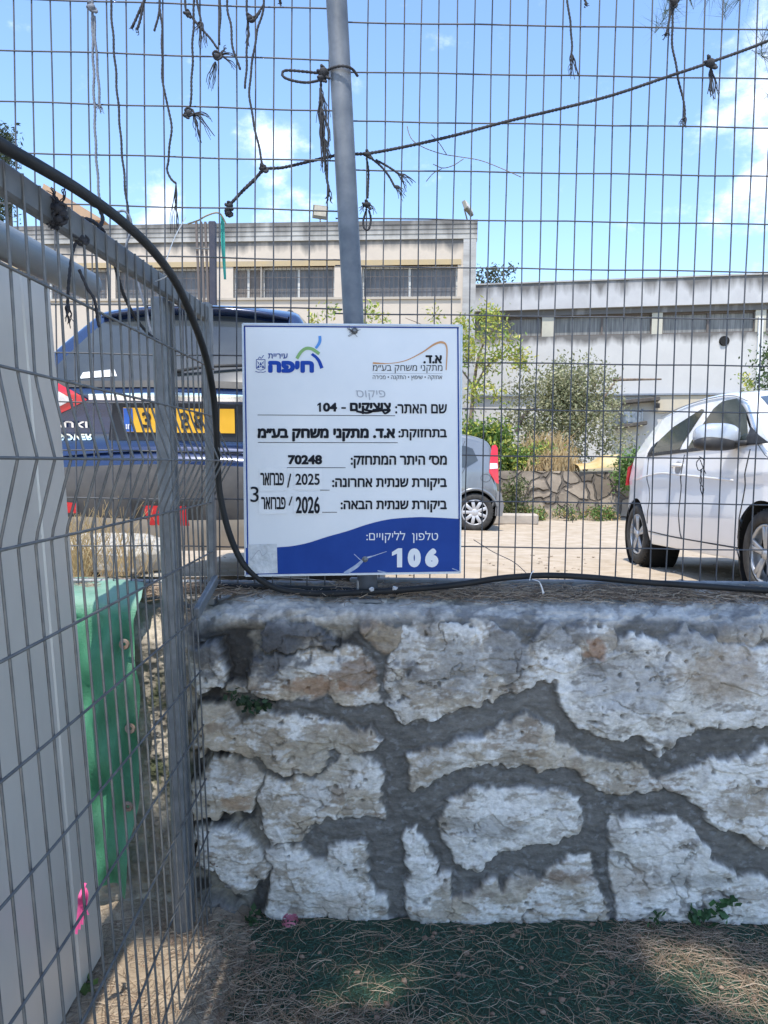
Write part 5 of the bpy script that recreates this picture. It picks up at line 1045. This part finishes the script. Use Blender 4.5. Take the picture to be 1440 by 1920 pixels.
# ------------------------------------------------------------------ vegetation
def leaves(n, centers, sig, size, cols, flat_=.0, aspect=.5, up=None):
    C = np.asarray(centers, float); k = rng.integers(0, len(C), n); S = np.asarray(sig, float)
    S = np.broadcast_to(S, (len(C), 3))[k]; p = C[k] + rng.normal(0, 1, (n, 3)) * S
    a = rng.normal(0, 1, (n, 3)); a /= np.linalg.norm(a, axis=1)[:, None]
    if up is not None: a = a * (1 - abs(up)) + np.array([0, 0, up]); a /= np.linalg.norm(a, axis=1)[:, None]
    c = np.cross(a, rng.normal(0, 1, (n, 3))); c /= np.linalg.norm(c, axis=1)[:, None] + 1e-9; s = size * rng.uniform(.6, 1.3, n)
    A = a * s[:, None]; B = c * (s * aspect)[:, None] * .5
    V = np.stack([p - A * .5, p + B, p + A * .5, p - B], 1).reshape(-1, 3); F = np.arange(4 * n).reshape(-1, 4)
    cc = np.array(cols)[rng.integers(0, len(cols), n)] * rng.uniform(.7, 1.25, (n, 1)); return V, F, np.repeat(cc, 4, 0)
def plant(name, label, cat, base, clusters, n, size, cols, trunk=None, group=None, sig=.2, aspect=.5, up=None):
    t = thing(name, tuple(base), label, cat, group); V, F, c = leaves(n, clusters, sig, size, cols, aspect=aspect, up=up)
    b = MB(); b.add(V, F); build('crown' if trunk else 'foliage', b, leaf_m, t, cols=c)
    if trunk:
        b = MB()
        for path, r0, r1 in trunk: q = smooth_path(path, 6); b.tube(q, np.linspace(r0, r1, len(q)), 7)
        build('trunk', b, bark_m, t, True)
    return t
olive = [(.26, .27, .15), (.34, .34, .20), (.18, .20, .10), (.42, .40, .26)]; yel = [(.40, .42, .07), (.50, .46, .10), (.24, .32, .06), (.16, .24, .05)]; grn = [(.10, .19, .04), (.16, .26, .06), (.07, .13, .03)]; dry = [(.46, .33, .16), (.52, .40, .22), (.36, .25, .12)]
def cl(pts, Y, dy=.4): return [P(x, y, Y + random.uniform(-dy, dy)) for x, y in pts]
bush = [(random.gauss(1050, 42), random.gauss(765, 42)) for _ in range(46)] + [(random.uniform(1080, 1160), random.uniform(690, 760)) for _ in range(9)] + [(random.uniform(1000, 1090), random.uniform(700, 735)) for _ in range(10)] + [(random.uniform(1130, 1200), random.uniform(745, 840)) for _ in range(4)]
bb_ = P(1040, 872, 17.5); br = [([bb_, P(1045, 830, 17.5), P(1060, 770, 17.4), P(1085, 710, 17.3)], .07, .012), ([P(968, 812, 17.3), P(985, 775, 17.3), P(1020, 760, 17.4)], .05, .015), ([P(1042, 845, 17.5), P(1100, 790, 17.2), P(1150, 720, 17.2), P(1165, 705, 17.2)], .04, .008), ([P(1060, 770, 17.4), P(1110, 730, 17.2), P(1130, 690, 17)], .03, .006), ([P(1150, 712, 17.2), P(1240, 711, 17.2)], .035, .02)]
plant('olive_bush', 'grey green olive-like bush in front of the white hall, left of the white car', 'bush', bb_, cl(bush, 17.4, .7), 15000, .085, olive, br, sig=.19)
yt = [(random.gauss(888, 26), random.gauss(690, 55)) for _ in range(26)] + [(random.uniform(900, 950), random.uniform(585, 640)) for _ in range(9)] + [(random.uniform(930, 990), random.uniform(635, 685)) for _ in range(9)] + [(random.uniform(690, 860), random.uniform(585, 605)) for _ in range(4)] + [(random.uniform(575, 620), random.uniform(584, 605)) for _ in range(2)]
yb = P(880, 880, 16.6)
plant('yellow_green_tree', 'yellow green young tree with drooping leaves just right of the sign', 'tree', yb, cl(yt, 16.6, .6), 2400, .12, yel, [([yb, P(885, 760, 16.6), P(900, 660, 16.6), P(940, 600, 16.5)], .06, .01), ([P(885, 740, 16.6), P(920, 680, 16.5), P(985, 660, 16.4)], .03, .006), ([P(885, 720, 16.6), P(840, 660, 16.6), P(800, 615, 16.6), P(760, 596, 16.6)], .02, .006), ([yb, P(760, 840, 16.6), P(640, 760, 16.6), P(600, 660, 16.6), P(596, 588, 16.6)], .03, .005)], sig=.11, aspect=.35)
for lab, pts, Y, n, sz, cs, sg_ in [
    ('green weeds growing behind the field stone wall next to the grey car', [(random.uniform(872, 960), random.uniform(800, 872)) for _ in range(24)], 15.9, 3800, .10, grn + yel[:1], .16),
    ('pale yellow green weeds on the bed under the olive bush', [(random.uniform(935, 1035), random.uniform(845, 884)) for _ in range(24)], 15.7, 3600, .08, yel + grn, .11),
    ('green shrub right beside the tail of the white car', [(random.uniform(1160, 1205), random.uniform(855, 905)) for _ in range(14)], 14.5, 2200, .07, grn, .10),
    ('dark green shrub at the right edge above the white car', [(random.uniform(1418, 1500), random.uniform(640, 740)) for _ in range(18)], 19, 2200, .11, [(.05, .09, .03), (.09, .14, .05)], .2),
    ('small sprig sticking up over the white car roof', [(1395, 705), (1400, 718), (1404, 728), (1408, 738)], 17, 200, .07, yel, .06),
    ('low weeds at the foot of the field stone wall', [(random.uniform(940, 1165), random.uniform(955, 972)) for _ in range(24)], 14.4, 2200, .055, grn + dry[:1], .06),
    ('ivy like weeds climbing the near end of the field stone wall', [(random.uniform(944, 985), random.uniform(895, 960)) for _ in range(16)], 14.6, 1500, .06, [(.09, .12, .04), (.14, .15, .06)], .08),
    ('small tree top over the hall roof right of the beige building', [(random.gauss(926, 16), random.gauss(516, 7)) for _ in range(14)], 44, 420, .24, [(.06, .08, .05), (.09, .11, .07)], .22)]:
    base = P(np.mean([p[0] for p in pts]), max(p[1] for p in pts) + 6, Y); plant('shrub', lab, 'plant', base, cl(pts, Y, .25), n, sz, cs, sig=sg_, group='weeds and shrubs')
for lab, x0_, x1_, yb_, ht, n, Y in [('dry straw coloured grass tuft under the olive bush', 985, 1060, 870, .75, 420, 16.0), ('dry blond grass at the foot of the bed', 1000, 1075, 885, .5, 400, 15.4), ('dry straw weeds behind the side fence at the gate edge', 128, 165, 1092, .26, 240, 2.35), ('dry seed stalks standing in front of the blue car bumper', 185, 275, 1090, .30, 60, 2.45)]:
    b = MB(); cs = []; base = P((x0_ + x1_) / 2, yb_, Y)
    for k in range(n):
        gq = min(1.7, abs(random.gauss(0, .6))) * random.choice((-1, 1)); p0 = P((x0_ + x1_) / 2 + gq * (x1_ - x0_) * .5, yb_ - 3 * random.random(), Y + random.uniform(-.15, .15) * (1 if Y > 5 else .6)); h_ = ht * random.uniform(.25, 1) * (1 - .22 * gq * gq); w_ = .010 if Y > 5 else .0011
        p1 = p0 + np.array([random.gauss(0, .22) * h_, random.gauss(0, .1) * h_, h_ * .6]); p2 = p1 + np.array([random.gauss(0, .2) * h_, 0, h_ * .35])
        b.grid(np.stack([np.array([p0, p1, p2]) - np.array([w_, 0, 0]), np.array([p0, p1, p2]) + np.array([w_, 0, 0]) * np.array([[1], [.8], [.2]])], 1)); cs += [np.array(random.choice(dry)) * random.uniform(.7, 1.2)] * 6
    o = build('dry_grass', b, leaf_m, cols=np.array(cs)); tag(o, lab, 'grass', 'dry grass tufts')
# small green plants on and at the near wall
for lab, pts, Y, n, sz, cs in [('little dark green weed in a joint of the stone wall under the sign', [(435, 1300), (455, 1316), (470, 1322), (490, 1330), (500, 1322)], 1.925, 70, .020, [(.05, .09, .04), (.03, .06, .03)]),
    ('leafy weed at the wall foot near the right edge', [(1300, 1705), (1320, 1712), (1345, 1700), (1368, 1693), (1335, 1725), (1360, 1722), (1305, 1722)], 1.90, 60, .026, [(.07, .16, .06), (.05, .11, .05)]),
    ('tiny weed sprig at the wall foot, left of the leafy weed', [(1222, 1722), (1230, 1732), (1236, 1718)], 1.90, 20, .020, [(.07, .15, .06)]),
    ('weed growing from the wall corner at the flat steel post', [(465, 1735), (475, 1720), (480, 1745), (490, 1740), (455, 1740)], 1.90, 50, .020, [(.05, .10, .04)]),
    ('green weed at the foot of the gate', [(160, 1850), (172, 1862), (180, 1870), (165, 1885), (188, 1858)], 1.62, 60, .026, [(.10, .16, .05), (.14, .20, .07)])]:
    base = P(pts[0][0], max(p[1] for p in pts) + 5, Y); plant('weed', lab, 'plant', base, [P(x, y, Y) for x, y in pts], n, sz, cs, sig=.009, aspect=.75, group='weeds at the near wall')
# conifer at the far left behind the beige building
cyp = [(random.gauss(12, 9), 250 + 12 * k + random.uniform(-8, 8)) for k in range(14) for _ in range(3)]
cb = P(20, 520, 30); plant('conifer', 'dark conifer tree standing behind the beige building at the left edge', 'tree', cb * np.array([1, 1, 0]), cl([(x - 8 + (y - 250) * .10 * random.uniform(-1, 1.6), y) for x, y in cyp], 30, .8), 3600, .18, [(.03, .05, .02), (.06, .08, .03), (.02, .03, .015)], [([cb * np.array([1, 1, 0]), cb, P(16, 300, 30)], .3, .05)], sig=.2, aspect=.3)

# ------------------------------------------------------------------ the pine that shades the playground
pine = thing('pine_tree', (-2.6, -2.2, 0), 'tall pine tree overhead whose needle tips reach into the top right of the view', 'tree')
trk = [([(-2.6, -2.2, -.05), (-2.5, -2.1, 2.2), (-2.3, -1.8, 4.4), (-1.9, -1.2, 6.6)], .20, .07), ([(-2.4, -2.0, 3.2), (-1.6, -.8, 4.2), (-.8, .2, 4.7), (.1, 1.2, 4.9)], .09, .025), ([(-2.35, -1.9, 3.8), (-2.6, -.4, 4.6), (-2.4, .8, 5.0)], .07, .02), ([(-2.2, -1.6, 4.8), (-.6, -.9, 5.4), (1.0, .4, 5.5), (2.2, 2.2, 5.2), (2.9, 3.6, 4.4), (2.75, 4.3, 3.75)], .08, .012), ([(-2.5, -2.1, 4.0), (-3.4, -.6, 4.8), (-3.6, .6, 5.1)], .06, .02)]
b = MB()
for path, r0, r1 in trk: q = smooth_path(path, 8); b.tube(q, np.linspace(r0, r1, len(q)), 9)
build('trunk', b, bark_m, pine, True)
S = np.array(SUN)
def tufts(C, n_per, ln, w):
    C = np.asarray(C); m = len(C); ax = rng.normal(0, 1, (m, 3)); ax[:, 2] -= .3; ax /= np.linalg.norm(ax, axis=1)[:, None]
    c = np.repeat(C, n_per, 0); a = np.repeat(ax, n_per, 0) + rng.normal(0, .55, (m * n_per, 3)); a /= np.linalg.norm(a, axis=1)[:, None]
    sd_ = np.cross(a, rng.normal(0, 1, a.shape)); sd_ /= np.linalg.norm(sd_, axis=1)[:, None]; l = ln * rng.uniform(.7, 1.2, len(c)); wv_ = sd_ * w / 2
    c = c - np.repeat(ax, n_per, 0) * (np.tile(np.linspace(0, ln * .7, n_per), m))[:, None]
    V = np.stack([c - wv_, c + wv_, c + a * l[:, None]], 1).reshape(-1, 3); return V, np.arange(3 * len(c)).reshape(-1, 3)
# crown clumps: where their shade falls is decided by the sun; gaps leave the sun flecks of the photograph
gaps = [(-.58, 1.62, .28, .25), (.0, 1.66, .13, .07), (.10, 1.58, .10, .07), (.80, 1.75, .16, .10), (.92, 1.62, .2, .10), (.45, 1.50, .2, .05)]
cand = []
N_ = 5200
sx = rng.uniform(-1.5, 1.9, N_); sy = rng.uniform(.1, 2.05, N_); hz = rng.uniform(4.2, 6.0, N_)
for x, y, h_ in zip(sx, sy, hz):
    zt = 0.0
    if any(((x - gx) / ga) ** 2 + ((y - gy) / gb) ** 2 < 1 + .25 * math.sin(9 * x + 5 * y) for gx, gy, ga, gb in gaps): continue
    if x < -.62 + .08 * math.sin(y * 9) and y > 1.62: continue
    cand.append(np.array([x, y, 0]) + S * (h_ / S[2]))
# shade for the upper fence, sign and gate
for _ in range(3200):
    x, z = rng.uniform(-.55, 1.9), rng.uniform(.9, 2.0); h_ = rng.uniform(2.6, 4.0); cand.append(np.array([x, 2.02 - rng.uniform(0, .25), z]) + S * (h_ / S[2]) )
for _ in range(3800):
    x, z = rng.uniform(-.45, 1.9), rng.uniform(0, .86); h_ = rng.uniform(3.6, 5.6); cand.append(np.array([x, 1.93, z]) + S * (h_ / S[2]))
cand = [c for c in cand if not (c[1] > .2 and (c[2] - EYE) / max(c[1], .01) < .66)]
tip = [P(x, y, 4.2 + random.uniform(-.3, .3)) for x, y in [(1250, 20), (1245, 35), (1262, 10), (1290, -20), (1330, -10), (1300, -40), (1360, 5), (1385, 0), (1430, 70), (1445, 85), (1440, 110), (1455, 140), (1440, 180), (1460, 60), (1470, 120), (1260, -30)]]
V1, F1 = tufts(cand, 22, .15, .0075); V2, F2 = tufts(tip, 40, .15, .0022)
b = MB(); b.add(V1, F1); b.add(V2, F2); cols = np.array([(.035, .055, .022), (.06, .08, .03)])[rng.integers(0, 2, len(V1) + len(V2))]
build('crown', b, leaf_m, pine, cols=cols)

# ------------------------------------------------------------------ fallen needles, cones
def needle_litter(name, n, pos, zf, cols, ln=.10, w=.0009, lift=.012):
    p = pos(n); n = len(p); a = rng.uniform(0, 2 * math.pi, n); l = ln * rng.uniform(.55, 1.25, n); bend = rng.normal(0, .35, n); tilt = rng.normal(0, .07, n); z0 = zf(p[:, 0], p[:, 1]) + rng.uniform(.001, lift, n)
    pts = []
    for t in (-.5, -.17, .17, .5):
        aa = a + bend * t * 2; pts.append(np.stack([p[:, 0] + np.cos(aa) * l * t, p[:, 1] + np.sin(aa) * l * t, np.maximum(z0 + tilt * l * t - .004 * (t * 2) ** 2, zf(p[:, 0], p[:, 1]) + .001)], 1))
    pts = np.stack(pts, 1); sx_ = np.stack([-np.sin(a), np.cos(a), 0 * a], 1)[:, None, :] * w; up = np.array([0, 0, w * 1.3])
    R3 = np.stack([pts - sx_, pts + up, pts + sx_], 2)      # n,4,3,3
    V = R3.reshape(-1, 3); base = (np.arange(n) * 12)[:, None, None]
    F = np.array([[i * 3 + j, (i + 1) * 3 + j, (i + 1) * 3 + j + 1, i * 3 + j + 1] for i in range(3) for j in range(2)])[None] + base
    b = MB(); b.add(V, F.reshape(-1, 4)); c = np.array(cols)[rng.integers(0, len(cols), n)] * rng.uniform(.65, 1.25, (n, 1)); return stuff(build(name, b, needle_m, cols=np.repeat(c, 12, 0), base=False))
nc = [(.27, .19, .125), (.33, .25, .17), (.20, .14, .095), (.38, .30, .22), (.14, .10, .07)]
def pos_ground(n):
    x = rng.uniform(-1.1, 1.7, n); y = rng.uniform(1.15, 1.94, n); dens = .25 + 1.0 * sstep(.44, .60, fbm(x * 2.4 + 5, y * 4.2, 3, 401)) + .6 * sstep(-.25, -.45, x); k = rng.uniform(0, 1.3, n) < dens; return np.stack([x[k], y[k]], 1)
gz = lambda x, y: -.014 + .012 * (fbm(x * 5, y * 5, 4, 3) - .5) + .020 * sstep(-.34, -.46, x) - .004 * sstep(1.86, 1.93, y)
needle_litter('pine_needles', 27000, pos_ground, gz, nc, .075, .0006, .012)
needle_litter('turf_blades', 20000, lambda n: np.stack([rng.uniform(-.42, 1.5, n), rng.uniform(1.4, 1.92, n)], 1), gz, [(.02, .07, .045), (.035, .09, .06), (.05, .11, .07)], .014, .0008, .006)
def pos_top(n):
    x = rng.uniform(-1.2, 1.9, n); y = np.clip(2.11 + rng.normal(0, .035, n), 2.01, 2.17); k = rng.uniform(0, 1, n) < (.35 + .65 * sstep(.4, .6, fbm(x * 3, y * 0, 3, 411))); return np.stack([x[k], y[k]], 1)
needle_litter('pine_needles', 5200, pos_top, lambda x, y: np.interp(y, [2.0, 2.06, 2.2, 2.26, 2.5], [.818, .830, .848, .846, .72]), nc, .09, .0008, .022)
b = MB()
for k in range(700):
    x, y = rng.uniform(-1.0, 1.3), rng.uniform(1.3, 1.93)
    if x > -.3 and rng.uniform() < .7: continue
    b.ico((x, y, float(gz(np.array([x]), np.array([y]))[0]) + .004), rng.uniform(.003, .009), 1, .35, (1, 1, .7))
stuff(build('bark_litter', b, mat('bark_chip', (.16, .10, .07), (.28, .20, .14), 60, .9), base=False))
b = MB()
for k in range(900):
    y = 2.3 + 6 * rng.uniform() ** 1.6; x = rng.uniform(-.6, 1.0) * y * .9; z = float(ground_h(0, y)); b.ico((x, y, z + .002), rng.uniform(.006, .022), 1, .4, (1.2, 1, .6))
stuff(build('gravel', b, mat('gravel_stone', (.40, .34, .27), (.28, .23, .18), 9, .95), base=False))
dirt_m = mat('sandy_soil', (.36, .29, .21), (.26, .20, .14), 14, .95, 0, .8, 90)
X, Y = np.meshgrid(np.linspace(-1.6, -.33, 60), np.linspace(.9, 1.97, 50), indexing='ij'); ed_ = sstep(-.33, -.46, X + .05 * (fbm(X * 9, Y * 9, 3, 421) - .5))
b = MB(); b.grid(np.stack([X, Y, -.012 + .026 * ed_ + .014 * (fbm(X * 12, Y * 12, 4, 431) - .5)], -1)); struct(build('sandy_ground', b, dirt_m, smooth=True, base=False))
